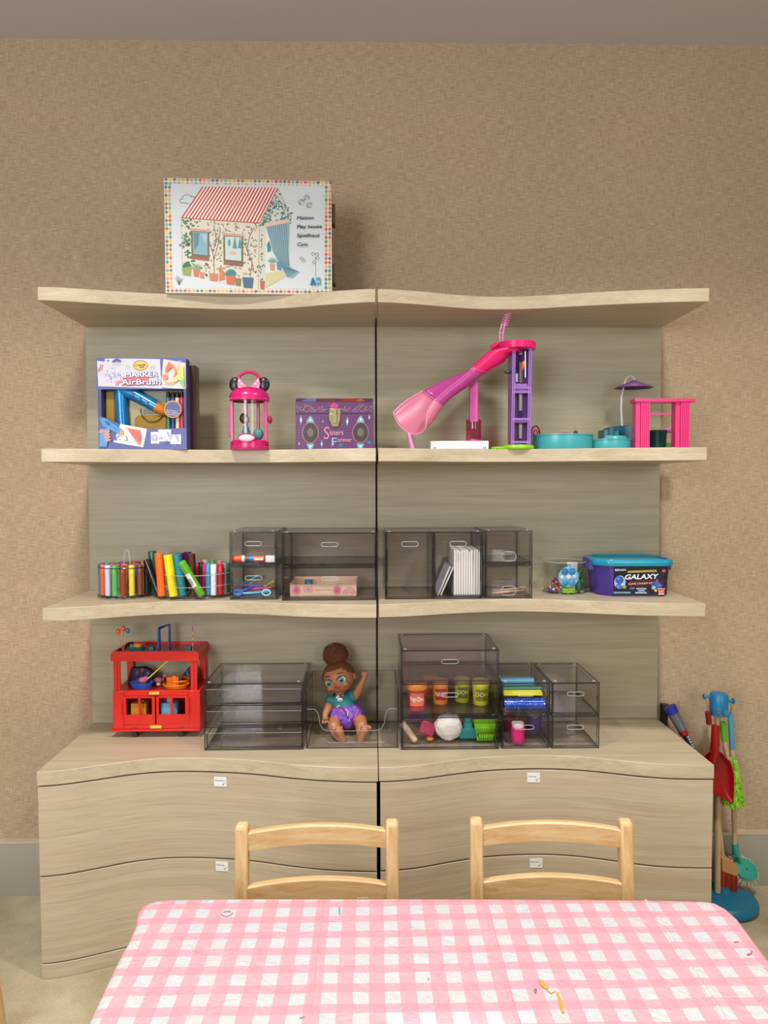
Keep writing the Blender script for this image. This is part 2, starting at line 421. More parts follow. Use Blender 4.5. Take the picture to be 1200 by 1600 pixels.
S3L = [(-.8346, -.327), (-.75, -.313), (-.65, -.272), (-.54, -.240), (-.43, -.232), (-.317, -.252), (-.2, -.288), (-.1, -.305), (0, -.309)]
S3R = [(0, -.303), (.1, -.288), (.2, -.258), (.31, -.237), (.40, -.237), (.524, -.262), (.676, -.303), (.8342, -.32)]
CTL = [(-.8346, -.376), (-.773, -.366), (-.705, -.342), (-.634, -.315), (-.559, -.298), (-.48, -.296), (-.394, -.304), (-.31, -.319), (-.226, -.342), (-.145, -.360), (-.065, -.370), (0, -.373)]
CTR = [(0, -.371), (.094, -.360), (.176, -.336), (.261, -.314), (.345, -.304), (.428, -.303), (.508, -.313), (.583, -.333), (.656, -.356), (.731, -.371), (.8342, -.377)]
def plan(cp, xa, xb, back, inset=0, n=44):
    fr = [(xa+(xb-xa)*k/n, interp(cp, xa+(xb-xa)*k/n)+inset) for k in range(n+1)]
    return fr, [(xb, back), (xa, back)]
def slab(name, cp, xa, xb, back, z0, z1, m, parent, inset=0, bevel=.0012, thin=None):
    fr, bk = plan(cp, xa, xb, back, inset)
    if thin: bk = [(x, y+thin) for x, y in reversed(fr)]
    return MB().prism(fr+bk, z0, z1, m).build(name, parent, bevel=bevel, sharp=30)
ZS = (1.7095, 1.3122, .9155); ZC = .5217; ST = .0335
for side, xa, xb, cps, cc in (('left', -.8346, -.0028, (TOPL, TOPL, S3L), CTL), ('right', .0032, .8342, (TOPR, TOPR, S3R), CTR)):
    t = thing('wall_shelf_unit', f'{side} pale oak wall shelf unit with three wavy fronted shelves', 'shelf unit', ((xa+xb)/2, 0, ZC))
    t.location = (0, 0, 0)
    B(xa, xb, -.03, -.0005, ZC+.001, ZS[0]-ST, OAKBACK).build('back_panel', t)
    for z, cp in zip(ZS, cps):
        slab('shelf', cp, xa, xb, -.0305 if z < 1.6 else -.0005, z-ST, z, OAKTOP, t)
    dk = 1 if side == 'left' else -1
    g = .0032
    xa2, xb2 = (xa, -.0010) if side == 'left' else (.0012, xb)
    c = thing('drawer_cabinet', f'{side} pale oak cabinet with wavy drawer fronts below the {side} shelves', 'cabinet', (0, 0, 0))
    slab('countertop', cc, xa2, xb2, -.0005, ZC-.0345, ZC, OAKTOP, c)
    xi, xj = (xa+.001, -.0042) if side == 'left' else (.0046, xb-.001)
    body = slab('cabinet_body', cc, xi, xj, -.0005, .001, ZC-.036, mat('#14100c', .9), c, inset=.019, bevel=0)  # near-black carcass: the shade inside the drawer gaps is put into its colour
    for z0, z1 in ((.2610, .4830), (.0410, .2570)):
        d = slab('drawer_front', cc, xi, xj, 0, z0, z1, OAK, c, inset=.002, thin=.0175)
        if side == 'left': u, v, w = (344.5, 1221, 'Mealtime') if z0 > .2 else (347, 1353, 'Paints')
        else: u, v, w = (833.5, 1214.5, 'Drawing') if z0 > .2 else (837.5, 1348, 'Paints')
        p = P(u, v, -.305); yy = interp(cc, p.x)+.002
        p = P(u, v, yy)
        sl = (interp(cc, p.x+.01)-interp(cc, p.x-.01))/.02
        lb = B(-.0165, .0165, -.0008, 0, -.0125, .0125, mat('#dfe6e6', .5)).build('label_sticker', d, (p.x, yy-.0008, p.z), (0, 0, math.atan(sl)), label=f'white sticker reading {w}')
        q = Print([(0, 0), (100, 0), (100, 76), (0, 76)], -.0165, .0165, -.0125, .0125)
        q.text(w, 9, 34, 12, '#20282c', w=62 if w != 'Mealtime' else 76)
        for sx, sy, r in ((73, 58, 9), (88, 46, 5.5)):
            q.poly([(sx, sy-r), (sx+r*.25, sy-r*.25), (sx+r, sy), (sx+r*.25, sy+r*.25), (sx, sy+r), (sx-r*.25, sy+r*.25), (sx-r, sy), (sx-r*.25, sy-r*.25)], '#10181c')
        me = q.build('tmp', d); me.data.name = 'sticker_print'
        # join print into the sticker mesh (a sub-part may not have children)
        lm = lb.data; vs = [v_.co[:] for v_ in lm.vertices]; fs = [tuple(f_.vertices) for f_ in lm.polygons]; n0 = len(vs); nf = len(fs)
        vs += [(v_.co.x, v_.co.y-.0009, v_.co.z) for v_ in me.data.vertices]; fs += [tuple(i+n0 for i in f_.vertices) for f_ in me.data.polygons]
        nm = bpy.data.meshes.new('label_sticker'); nm.from_pydata(vs, [], fs); nm.materials.append(lm.materials[0]); nm.materials.append(mat('#1a2226', .5))
        nm.polygons.foreach_set('material_index', [0]*nf+[1]*(len(fs)-nf)); nm.update()
        lb.data = nm; bpy.data.objects.remove(me)
    slab('plinth', cc, xi, xj, 0, .0005, .0375, OAK, c, inset=.002, thin=.0175)

def Zp(u, v, z):
    d = fw + rt2*((u-600)/CF) + up2*((800-v)/CF)
    return CAMO + d*((z-CAMO.z)/d.z)
# ------------------------------------------------------------------ table, cloth and chairs
TZ = .4965
tb = thing('play_table', 'low rubberwood play table hidden under a pink gingham cloth', 'table', (.09, -1.23, 0))
MB().prism(rrect(-.475, .475, -.335, .325, .06), TZ-.024, TZ-.003, BEECH).build('tabletop', tb, bevel=.003)
for sx in (-1, 1):
    for sy in (-1, 1):
        B(sx*.42-.02, sx*.42+.02, sy*.27-.02, sy*.27+.02, 0, TZ-.025, BEECHV).build('leg', tb, bevel=.004)
B(-.4, .4, .255, .275, TZ-.09, TZ-.025, BEECH).build('apron', tb); B(-.4, .4, -.275, -.255, TZ-.09, TZ-.025, BEECH).build('apron', tb)
def cloth():
    px = [(216, 1422), (224, 1412), (240, 1406), (262, 1403.5), (400, 1402.5), (600, 1402.5), (800, 1403), (960, 1404), (1060, 1405.5), (1100, 1406.5), (1118, 1409), (1135, 1418), (1152, 1433)]
    o = [Zp(u, v, .5) for u, v in px]; o = [(p.x, p.y) for p in o]
    o += [(.585, -1.03), (.582, -1.15), (.58, -1.3), (.578, -1.5)]
    o += [(.578-.03*(1-math.cos(a)), -1.53-.03*math.sin(a)) for a in (.5, 1.0, 1.5)]+[(.3, -1.563), (0, -1.563), (-.36, -1.563), (-.40, -1.53)]
    o += [(-.404, -1.4), (-.404, -1.25)]+[(Zp(u, v, .5).x, Zp(u, v, .5).y) for u, v in ((137, 1600), (188, 1493), (202, 1468), (212, 1445))]
    oo = []
    for i, (x, y) in enumerate(o):      # subdivide
        x2, y2 = o[(i+1) % len(o)]; k = max(1, int(math.hypot(x2-x, y2-y)/.03))
        oo += [(x+(x2-x)*j/k, y+(y2-y)*j/k) for j in range(k)]
    cx, cyy = .09, -1.22; rows = []
    for f, z in ((0.02, 0), (.25, 0), (.45, 0), (.6, 0), (.72, 0), (.82, 0), (.9, 0), (.95, 0), (.98, -.0004), (.993, -.0015), (1, -.005), (1.006, -.02), (1.012, -.04), (1.016, -.058)):
        r = []
        for x, y in oo:
            X, Y = cx+(x-cx)*f, cyy+(y-cyy)*f
            n = noise.noise(Vector((X*7, Y*7, 3)))*.0012 if z > -.001 else 0
            wv = noise.noise(Vector((x*16, y*16, 9)))*.012*(-z/.058) if z < -.005 else 0
            r.append((X+wv*(1 if abs(x-cx) > .45 else .2), Y+wv*.8, .4995+z+n))
        rows.append(r)
    mb = MB(); mb.sheet(rows, gingham(), closed=True)
    o_ = mb.build('tablecloth', solid=.0006); return o_
tc = tag(cloth(), 'pink and white gingham wipe-clean cloth over the low table', 'tablecloth')
# fold creases standing proud, paint marks
for x in (-.103, .1785, .458):
    m = MB(); rows = []
    for k in range(41):
        y = -.884-(x+.1)*.02-.66*k/40; dx = math.sin(k*.7+x*9)*.0009; z = .5002+noise.noise(Vector((x*7, y*7, 3)))*.0012
        rows.append([(x-.0032+dx, y, z), (x-.0008+dx, y, z+.0011), (x+.0008+dx, y, z+.0011), (x+.0032+dx, y, z)])
    m.sheet(rows, tc.data.materials[0]); m.build('fold_crease', tc)
def stain(kind, pts, col, w=1):
    q = Print([(0, 0), (1200, 0), (1200, 1600), (0, 1600)], 0, 1, 0, 1)
    q.pt = lambda x, y: (Zp(x, y, .5).x, Zp(x, y, .5).y, .5014)
    (q.poly(pts, col) if kind == 'poly' else q.line(pts, w, col)); q.build('paint_stain', tc)
stain('poly', [(841, 1531), (846, 1533), (853, 1541), (857, 1546), (851, 1546), (844, 1539)], '#c99632')
stain('poly', [(869, 1551), (872, 1551), (877, 1563), (882, 1584), (878, 1584), (873, 1566)], '#c99632')
stain('line', [(852, 1546), (861, 1553), (868, 1549)], '#cfa650', 1.3)
stain('line', [(834, 1548), (838, 1546), (837, 1553), (834, 1549)], '#4a4a66', .9)
stain('line', [(1167, 1493), (1173, 1492), (1175, 1487)], '#e2426e', 2.2)
stain('line', [(1147, 1473), (1154, 1472)], '#d76a86', 1.2)
stain('line', [(530, 1417), (531, 1430)], '#5a7a9a', 1.2)
stain('line', [(558, 1403.5), (562, 1405), (566, 1403.5), (571, 1405), (575, 1404)], '#b0a0a4', .8)
stain('line', [(668, 1529), (671, 1532)], '#6a7a92', 1)
stain('line', [(468, 1592), (476, 1590)], '#4a6a5a', 1)
kn = Zp(355, 1428, .5)
MB().tube([(kn.x+.008*math.cos(a), kn.y+.007*math.sin(a), .503) for a in [k*PI/7 for k in range(14)]], .0012, mat('#cdbcbc', .4), 6, closed=True).ball((kn.x, kn.y, .5012), (.003, .0025, .001), mat('#c9a8ac', .3)).build('puckered_hole', tc)

def chair(label, loc, rz, first=[]):
    if first:
        t = first[0].copy(); COL.objects.link(t); t.location = loc; t.rotation_euler = (0, 0, rz); t['label'] = label
        for ch in first[0].children:
            c = ch.copy(); COL.objects.link(c); c.parent = t
        return t
    t = thing('child_chair', label, 'chair', loc, (0, 0, rz), 'small wooden chairs around the play table')
    first.append(t)
    for s in (-1, 1):   # back posts (curved rearwards above the seat), back is +y
        side = [(-.03, 0), (.006, 0), (.010, .26), (.018, .34), (.042, .540), (.037, .553), (.024, .557), (.010, .552), (-.012, .36), (-.026, .26)]
        MB().prism(side, s*.1475-.0125, s*.1475+.0125, BEECHV, 'x').build('back_post', t, (0, .08, 0), bevel=.005)
        B(s*.135-.0125, s*.135+.0125, -.205, -.175, 0, .27, BEECHV).build('leg', t, bevel=.004)
        B(s*.143-.009, s*.143+.009, -.175, .055, .12, .15, BEECH).build('side_stretcher', t, bevel=.003)
    def rail(z0, z1, y0, bow):
        m = MB(); rows = []
        for k in range(17):
            x = -.1385+.277*k/16; a = 1-(x/.1385)**2; yb = y0+bow*a; up_ = .006*a
            rows.append([(x, yb-.008, z0+up_*.7), (x, yb-.008, z1+up_-.003), (x, yb-.005, z1+up_), (x, yb+.005, z1+up_), (x, yb+.008, z1+up_-.003), (x, yb+.008, z0+up_*.7)])
        vs = [p for r in rows for p in r]; n = 6
        fs = [(i*n+j, i*n+(j+1) % n, (i+1)*n+(j+1) % n, (i+1)*n+j) for i in range(16) for j in range(n)]+[tuple(range(n)), tuple(16*n+j for j in range(n))]
        m.add(vs, fs, BEECH); return m
    rail(.503, .539, .100, .016).build('back_rail', t); rail(.398, .438, .088, .014).build('back_rail', t)
    MB().prism(rrect(-.15, .15, -.22, .07, .03), .27, .288, BEECH).build('seat', t, bevel=.004)
    return t
cA = P(495, 1290, -.70)
chair('small rubberwood chair back, left of the two facing the cabinet', (-.122, -.815, 0), math.radians(1))
chair('small rubberwood chair back, right of the two facing the cabinet', (.334, -.815, 0), math.radians(-2.5))
chair('small rubberwood chair at the left end of the table, cut by the frame', (-.437, -1.265, 0), math.radians(93))

# ------------------------------------------------------------------ acrylic boxes
def slot_panel(mb, x0, x1, z0, z1, y, th, hole, m, e):
    """front sheet with a stadium hole (cx, cz, half width, radius)"""
    cx, cz, hw, r = hole; N_ = 40
    cs = [(x1-cx, z1-cz), (x0-cx, z1-cz), (x0-cx, z0-cz), (x1-cx, z0-cz)]
    an = sorted([math.atan2(b, a) % (2*PI) for a, b in cs]+[2*PI*(k+.5)/N_ for k in range(N_)])
    inn = []; out = []
    for a in an:
        c, s = math.cos(a), math.sin(a)
        tx = ((x1-cx)/c if c > 1e-9 else (x0-cx)/c if c < -1e-9 else 9); tz = ((z1-cz)/s if s > 1e-9 else (z0-cz)/s if s < -1e-9 else 9)
        t = min(tx, tz); out.append((cx+c*t, cz+s*t))
        t = r/max(abs(s), 1e-6)          # stadium hit
        if abs(c*t) > hw-r:
            k = math.copysign(hw-r, c); bq = -2*c*k; cq = k*k-r*r; t = (-bq+math.sqrt(max(0, bq*bq-4*cq)))/2
        inn.append((cx+c*t, cz+s*t))
    n = len(an); vs = [(a, y, b) for a, b in out]+[(a, y, b) for a, b in inn]+[(a, y+th, b) for a, b in out]+[(a, y+th, b) for a, b in inn]
    fs = []; fe = []
    for i in range(n):
        j = (i+1) % n
        fs += [(i, j, n+j, n+i), (2*n+i, 3*n+i, 3*n+j, 2*n+j)]; fe += [(i, 2*n+i, 2*n+j, j), (n+i, n+j, 3*n+j, 3*n+i)]
    mb.add(vs, fs, m); mb.add(vs, fe[0::2], e); mb.add(vs, fe[1::2], PALEB)
    return [(a, y, b) for a, b in inn]
def acrylic(label, loc, w, d, H, tiers=1, cols=1, handle='slot', group=None, rz=0, gap=.0012, hole=None, name='acrylic_drawer_box'):
    t = thing(name, label, 'storage box', loc, (0, 0, rz), group)
    T = .0029; x0, x1 = -w/2, w/2; c = MB()
    c.panel(x0, x0+T, 0, d, 0, H, SMOKE, EDGE).panel(x1-T, x1, 0, d, 0, H, SMOKE, EDGE)
    c.panel(x0+T, x1-T, 0, d, 0, T, SMOKE, EDGE).panel(x0+T, x1-T, 0, d, H-T, H, SMOKE, EDGE).panel(x0+T, x1-T, d-T, d, T, H-T, SMOKE, EDGE)
    ih = (H-T)/tiers
    for k in range(1, tiers): c.panel(x0+T, x1-T, .004, d-T, ih*k, ih*k+T, SMOKE, EDGE)
    iw = (w-T)/cols
    for k in range(1, cols): c.panel(x0+iw*k, x0+iw*k+T, 0, d-T, T, H-T, SMOKE, EDGE)
    for sx in (-1, 1):
        for sy in (.012, d-.012): c.cone((sx*(w/2-.012), sy, H), (sx*(w/2-.012), sy, H+.0016), .004, .0035, PALEB, 10)
    c.build('case', t)
    for i in range(tiers):
        for k in range(cols):
            a, b = x0+iw*k+T+.0012, x0+iw*(k+1)-.0012; z0, z1 = ih*i+T+.001, ih*(i+1)-.0012
            y0 = .001 if handle != 'step' else .006
            m = MB(); dh = z1-z0
            if handle == 'slot':
                hh = hole or ((a+b)/2, z0+dh*.66, min(.022, (b-a)*.2), .0055)
                if cols > 1: hh = ((a+b)/2, z1-.028, .022, .0065)
                rim = slot_panel(m, a, b, z0, z1, y0, T, hh, SMOKE, EDGE)
            elif handle == 'lip':
                hh = ((a+b)/2-.0, z0+.017, .020, .0125); rim = slot_panel(m, a, b, z0, z1, y0, T, hh, SMOKE, EDGE)
            else:
                m.panel(a, b, y0, y0+T, z0, z1-.014, SMOKE, EDGE); rim = None
            top = z1-.004 if handle != 'step' else z1-.018
            m.panel(a, b, y0+T, d-.008, z0, z0+T, SMOKE, EDGE)
            m.panel(a, a+T, y0+T, d-.008, z0+T, top, SMOKE, EDGE).panel(b-T, b, y0+T, d-.008, z0+T, top, SMOKE, EDGE).panel(a+T, b-T, d-.008-T, d-.008, z0+T, top, SMOKE, EDGE)
            dr = m.build('drawer', t)
            if rim: MB().tube(rim, .0009, PALEB, 6, closed=True).build('handle_rim', dr)
            else: MB().cone((a, y0+T/2, z1-.014), (b, y0+T/2, z1-.014), .0007, .0007, PALEB, 6).build('front_lip', dr)
    return t
z3, zc = ZS[2], ZC
YA = -.218
acrylic('small smoked acrylic drawer on the pen shelf holding a tangle of pastel pens', (-.3285, YA, z3), .126, .183, .0898, group='smoked acrylic drawer boxes')
acrylic('small smoked acrylic drawer on the pen shelf with an orange glue stick in it', (-.3285, YA, z3+.0914), .126, .183, .0898, group='smoked acrylic drawer boxes')
acrylic('wide smoked acrylic drawer on the pen shelf holding a wooden stamp tray', (-.125, -.236, z3), .252, .2, .0888, group='smoked acrylic drawer boxes')
acrylic('wide empty smoked acrylic drawer stacked on the one with the wooden tray', (-.125, -.236, z3+.0904), .252, .2, .0888, group='smoked acrylic drawer boxes')
acrylic('tall smoked acrylic box with two drawers side by side, booklets in the right one', (.151, -.225, z3), .260, .19, .179, cols=2, group='smoked acrylic drawer boxes')
acrylic('small smoked acrylic drawer with a few wooden sticks beside the booklets', (.3505, -.222, z3), .127, .185, .0898, handle='lip', group='smoked acrylic drawer boxes')
acrylic('small empty smoked acrylic drawer stacked on the one with wooden sticks', (.3505, -.222, z3+.0914), .127, .185, .0898, handle='lip', group='smoked acrylic drawer boxes')
acrylic('empty smoked acrylic box with three shallow trays right of the red bus', (-.327, -.248, zc), .260, .208, .178, tiers=3, handle='step', group='smoked acrylic drawer boxes')
wi = 'wide smoked acrylic drawer in the stack right of the doll, '
acrylic(wi+'bottom one with play food', (.190, -.258, zc), .258, .2, .0872, group='smoked acrylic drawer boxes')
acrylic(wi+'middle one with dough pots', (.190, -.258, zc+.0888), .258, .2, .0872, group='smoked acrylic drawer boxes')
acrylic(wi+'top one, nearly empty', (.190, -.258, zc+.1776), .258, .2, .0872, group='smoked acrylic drawer boxes')
YJ = -.256
acrylic('small smoked acrylic drawer on the cabinet holding pink and purple pots', (.3905, YJ, zc), .127, .2, .0872, group='smoked acrylic drawer boxes')
acrylic('small smoked acrylic drawer on the cabinet stuffed with blue and yellow rolls', (.3905, YJ, zc+.0888), .127, .2, .0872, group='smoked acrylic drawer boxes')
acrylic('rightmost small smoked acrylic drawer on the cabinet, lower and empty', (.522, YJ-.003, zc), .127, .2, .0872, group='smoked acrylic drawer boxes')
acrylic('rightmost small smoked acrylic drawer on the cabinet, upper and empty', (.522, YJ-.003, zc+.0888), .127, .2, .0872, group='smoked acrylic drawer boxes')
# open bin round the doll, front scooped low
def open_bin():
    t = thing('open_acrylic_bin', 'open clear acrylic bin with a scooped front where the doll sits', 'storage box', (-.068, -.242, zc))
    w, d, H, T = .244, .2, .155, .0026; x0, x1 = -w/2, w/2; m = MB()
    m.panel(x0, x0+T, 0, d, 0, H, SMOKE, EDGE).panel(x1-T, x1, 0, d, 0, H, SMOKE, EDGE)
    m.panel(x0+T, x1-T, 0, d, 0, T, SMOKE, EDGE).panel(x0+T, x1-T, d-T, d, T, H, SMOKE, EDGE); m.build('bin_shell', t)
    pr = [(x0+T, .105), (x0+.022, .105), (x0+.030, .098), (x0+.034, .085), (x0+.037, .064), (x0+.046, .050), (x0+.06, .046), (x1-.06, .046), (x1-.046, .050), (x1-.037, .064), (x1-.034, .085), (x1-.030, .098), (x1-.022, .105), (x1-T, .105)]
    pts = [(x0+T, .001)]+pr+[(x1-T, .001)]
    f = MB(); f.prism(pts, .0005, .0005+T, SMOKE, 'y', side=EDGE).build('front_panel', t)
    MB().tube([(a, .0018, b) for a, b in pr], .0008, PALEB, 6).build('front_rim', t)
    MB().tube([(a, .03+b*.7, .0045) for a, b in rrect(-.07, .09, 0, .2, .015)], .0006, PALEB, 6, closed=True).build('floor_moulding', t)
    return t
open_bin()

# ------------------------------------------------------------------ play house box on the top shelf
def playbox():
    w, h, d = .422, .287, .12
    t = thing('play_house_box', 'white cardboard box with a printed striped-roof play house, on the top shelf', 'box', (-.325, -.256, ZS[0]), (0, 0, math.radians(2.2)))
    CARD = mat('#b9a183', .8); WC = mat('#c6cacc', .5)
    m = MB(); m.box(-w/2, w/2, 0, d, 0, h, WC); m.build('box_body', t, bevel=.0012)
    e = MB(); e.box(w/2, w/2+.0008, .004, d-.004, .004, h-.004, mat('#a8987c', .7)); e.build('side_print', t)
    for z in (.185, .032):
        MB().prism(rrect(.01, .05, z, z+.052, .008), w/2+.001, w/2+.009, mat('#5a4630', .85), 'x').build('card_tab', t)
    q = Print([(93, 67), (1049, 98), (1056, 722), (90, 702)], -w/2, w/2, 0, h)
    pal = ['#c95a55', '#e0b45a', '#3f8f8c', '#8a6a50', '#d88a80', '#4a7a8a', '#b8b070', '#6aa89c']
    q.poly([(93, 67), (1049, 98), (1056, 722), (90, 702)], '#d6d0c2'); q.L()
    rnd = random.Random(3)
    def dia(x, y, a, b, c): a *= 1.2; b *= 1.35; q.poly([(x-a, y), (x, y-b), (x+a, y), (x, y+b)], c)
    for k in range(40):
        for r_ in range(2):
            x = 105+k*24.1; dia(x, 75+r_*22+(x-93)*.032, 10, 7, pal[rnd.randrange(8)]); dia(x, 690-r_*22+(x-90)*.018, 10, 7, pal[rnd.randrange(8)])
    for k in range(25):
        for r_ in range(2):
            y = 118+k*23; dia(103+r_*20, y, 8, 9, pal[rnd.randrange(8)]); dia(1041-r_*21, y+12, 8, 9, pal[rnd.randrange(8)])
    q.L().poly([(133, 98), (1008, 122), (1012, 690), (131, 676)], '#cbd3da')
    # walls of the house
    q.L().poly([(188, 288), (632, 322), (622, 692), (188, 604)], '#d2cdbd').poly([(636, 322), (740, 135), (820, 300), (808, 560), (625, 694)], '#c8ccc2')
    q.L()
    for k in range(260):    # foliage on the walls
        x = rnd.uniform(195, 620); y = rnd.uniform(300, 560+(x-190)*.18)
        q.leaf(x, y, rnd.uniform(14, 24), 4.0, rnd.uniform(0, 6.3), rnd.choice(['#3f6b55', '#5a8a72', '#2f5f6a', '#7b9a78', '#8a6a5a']))
    for k in range(150):
        x = rnd.uniform(645, 812); top = 150 if x < 0 else 135+abs(x-740)*1.75
        q.leaf(x, rnd.uniform(top+12, 330), rnd.uniform(14, 24), 4.5, rnd.uniform(0, 6.3), rnd.choice(['#2f6a72', '#4a8a8a', '#6a9a9a', '#3a5a62']))
    for k in range(22): q.leaf(rnd.uniform(638, 662), rnd.uniform(330, 640), 18, 3.5, rnd.uniform(0, 6.3), '#356a68')
    for k in range(46):
        a = rnd.uniform(0, 1); q.ell(rnd.uniform(195, 250)+20*math.sin(a*9), 300+a*250, 7, 7, rnd.choice(['#1f6a50', '#2c7a5a']), 8)
    for pts in ([(372, 600), (368, 500), (345, 420), (340, 350)], [(370, 520), (395, 440), (410, 350)], [(368, 480), (385, 400), (372, 330)], [(578, 620), (590, 540), (560, 470), (575, 400), (600, 350)], [(575, 500), (550, 440), (520, 400)], [(590, 540), (600, 590)]):
        q.line(pts, 4.5, '#7a5a48')
    # roof
    q.L().poly([(310, 118), (740, 128), (634, 322), (188, 286)], '#efe6de'); q.L()
    for k in range(23):
        a, b = k/23, (k+.52)/23
        q.poly([(310+430*a, 118+10*a), (310+430*b, 118+10*b), (188+446*b, 286+36*b), (188+446*a, 286+36*a)], '#b9433f')
    q.L().line([(188, 288), (634, 323)], 5, '#c0504a').line([(634, 322), (740, 130)], 5, '#c0504a').line([(740, 130), (822, 300)], 2.5, '#a08a8a').line([(634, 324), (624, 692)], 3, '#b8a890').line([(188, 290), (188, 604)], 2, '#9a9a8a')
    # windows
    for (x0, y0, x1, y1, gl) in ((250, 360, 340, 512, '#7ba6b8'), (434, 388, 534, 545, '#b8cfcf')):
        q.poly([(x0-8, y0-4), (x1+6, y0+6), (x1+4, y1+10), (x0-8, y1)], '#6f5a42'); q.L().poly([(x0+2, y0+6), (x1-4, y0+12), (x1-6, y1-14), (x0+2, y1-24)], gl); q.L()
        q.poly([(x0-14, y0-14), (x1+12, y0-2), (x1+12, y0+10), (x0-14, y0)], '#c99a84').poly([(x0-6, y1-14), (x1+4, y1), (x1+2, y1+18), (x0-8, y1+4)], '#8a5a48')
    q.poly([(256, 370), (290, 372), (284, 440), (258, 470)], '#4f8296').poly([(300, 380), (334, 384), (326, 440)], '#9cc0cc')
    for x in (492, 522): q.poly([(x-14, 460), (x, 395), (x+13, 462)], '#4a8a92')
    q.ell(480, 486, 20, 10, '#d8a89a', rot=.2).ell(460, 430, 8, 20, '#5a8a9a')
    # door drape
    q.poly([(668, 345), (800, 322), (796, 610), (668, 650)], '#cfdcdc'); q.L()
    q.poly([(668, 600), (770, 585), (800, 610), (666, 682)], '#c7c493').poly([(690, 330), (806, 322), (800, 560), (868, 596), (820, 632), (778, 600), (715, 480), (672, 350)], '#86a8b4'); q.L()
    for k in range(9):
        q.line([(684+k*13, 336-k*1.2), (712+k*10.5, 480), (760+k*6, 560+k*2), (800+k*7, 626-k*4)], 3.2, '#3f6f84')
    q.poly([(676, 440), (690, 420), (702, 455), (700, 480), (680, 485)], '#3f8088').poly([(664, 322), (806, 300), (806, 322), (664, 345)], '#d8b8a4')
    # plant pots, cat
    for x, y, w_, h_, c in ((215, 582, 27, 26, '#8a9a4a'), (268, 596, 17, 19, '#c86a5a'), (301, 606, 14, 18, '#c87a6a'), (368, 618, 27, 22, '#bf7a60'), (466, 634, 28, 27, '#c8654a'), (509, 646, 19, 22, '#7a7a48'), (566, 650, 33, 30, '#3f6480'), (649, 664, 14, 24, '#b85a4a'), (708, 566, 17, 20, '#c8907a'), (748, 560, 16, 24, '#5a86a8')):
        q.poly([(x-w_, y-h_), (x+w_, y-h_+4), (x+w_*.78, y+h_+3), (x-w_*.78, y+h_-2)], c)
    q.L().poly([(395, 560), (402, 566), (414, 562), (418, 574), (430, 592), (434, 632), (398, 640), (402, 600)], '#c47848')
    for k in range(13): q.leaf(466, 612, 40, 6, -PI+.25+k*PI/13*.9, '#2f7a80')
    for k in range(9): q.leaf(270, 582, 44, 3, -PI+.5+k*.28, '#7a9a7a'); q.leaf(708, 546, 40, 3, -PI+.5+k*.28, '#6a9a9a')
    for k in range(9): q.leaf(215, 560, 28, 7, -PI+.1+k*.34, '#1f6a4a')
    q.poly([(222, 425), (240, 432), (228, 442), (214, 444)], '#22303a').ell(330, 548, 12, 6, '#5a3038', rot=.6).ell(326, 606, 10, 5, '#40282a', rot=1)
    # line drawings
    q.arc(200, 195, 20, 12, PI*.6, PI*1.5, 2.2, '#4a5058').arc(222, 178, 26, 16, PI, 2*PI, 2.2, '#4a5058').arc(250, 182, 14, 12, -PI*.6, 0, 2.2, '#4a5058').line([(190, 205), (240, 212)], 2.2, '#4a5058')
    for x, y, a in ((876, 210, 1.2), (907, 188, 1.8), (922, 228, .6)):
        q.arc(x, y, 16, 13, a, a+5.6, 2.2, '#4a5058', 12).line([(x-14, y+12), (x+12, y-12)], 1.8, '#4a5058')
    for x, y in ((877, 520), (890, 532), (945, 495), (968, 498), (970, 520), (950, 542)): q.arc(x, y, 10, 8, 0, 6.28, 1.8, '#5a6068', 8)
    q.line([(958, 510), (960, 620)], 1.6, '#6a7078')
    for k in range(6): q.line([(168, 662), (146+k*9, 618-8*math.sin(k))], 2, '#4a5058')
    for i, w_ in enumerate((('Maison', 96), ('Play house', 144), ('Spielhaus', 130), ('Casa', 62))):
        q.text(w_[0], 850, 306+i*49, 19, '#15181c', w=w_[1], off=.006, shear=.22)
    q.poly([(928, 672), (940, 630), (948, 630), (960, 672), (950, 672), (944, 655), (938, 672)], '#1f6a94').rect(963, 628, 987, 668, '#4f9cc0')
    q.L().text('BIG', 965, 656, 9, '#e8f0f4', w=20)
    q.build('printed_front', t)
playbox()

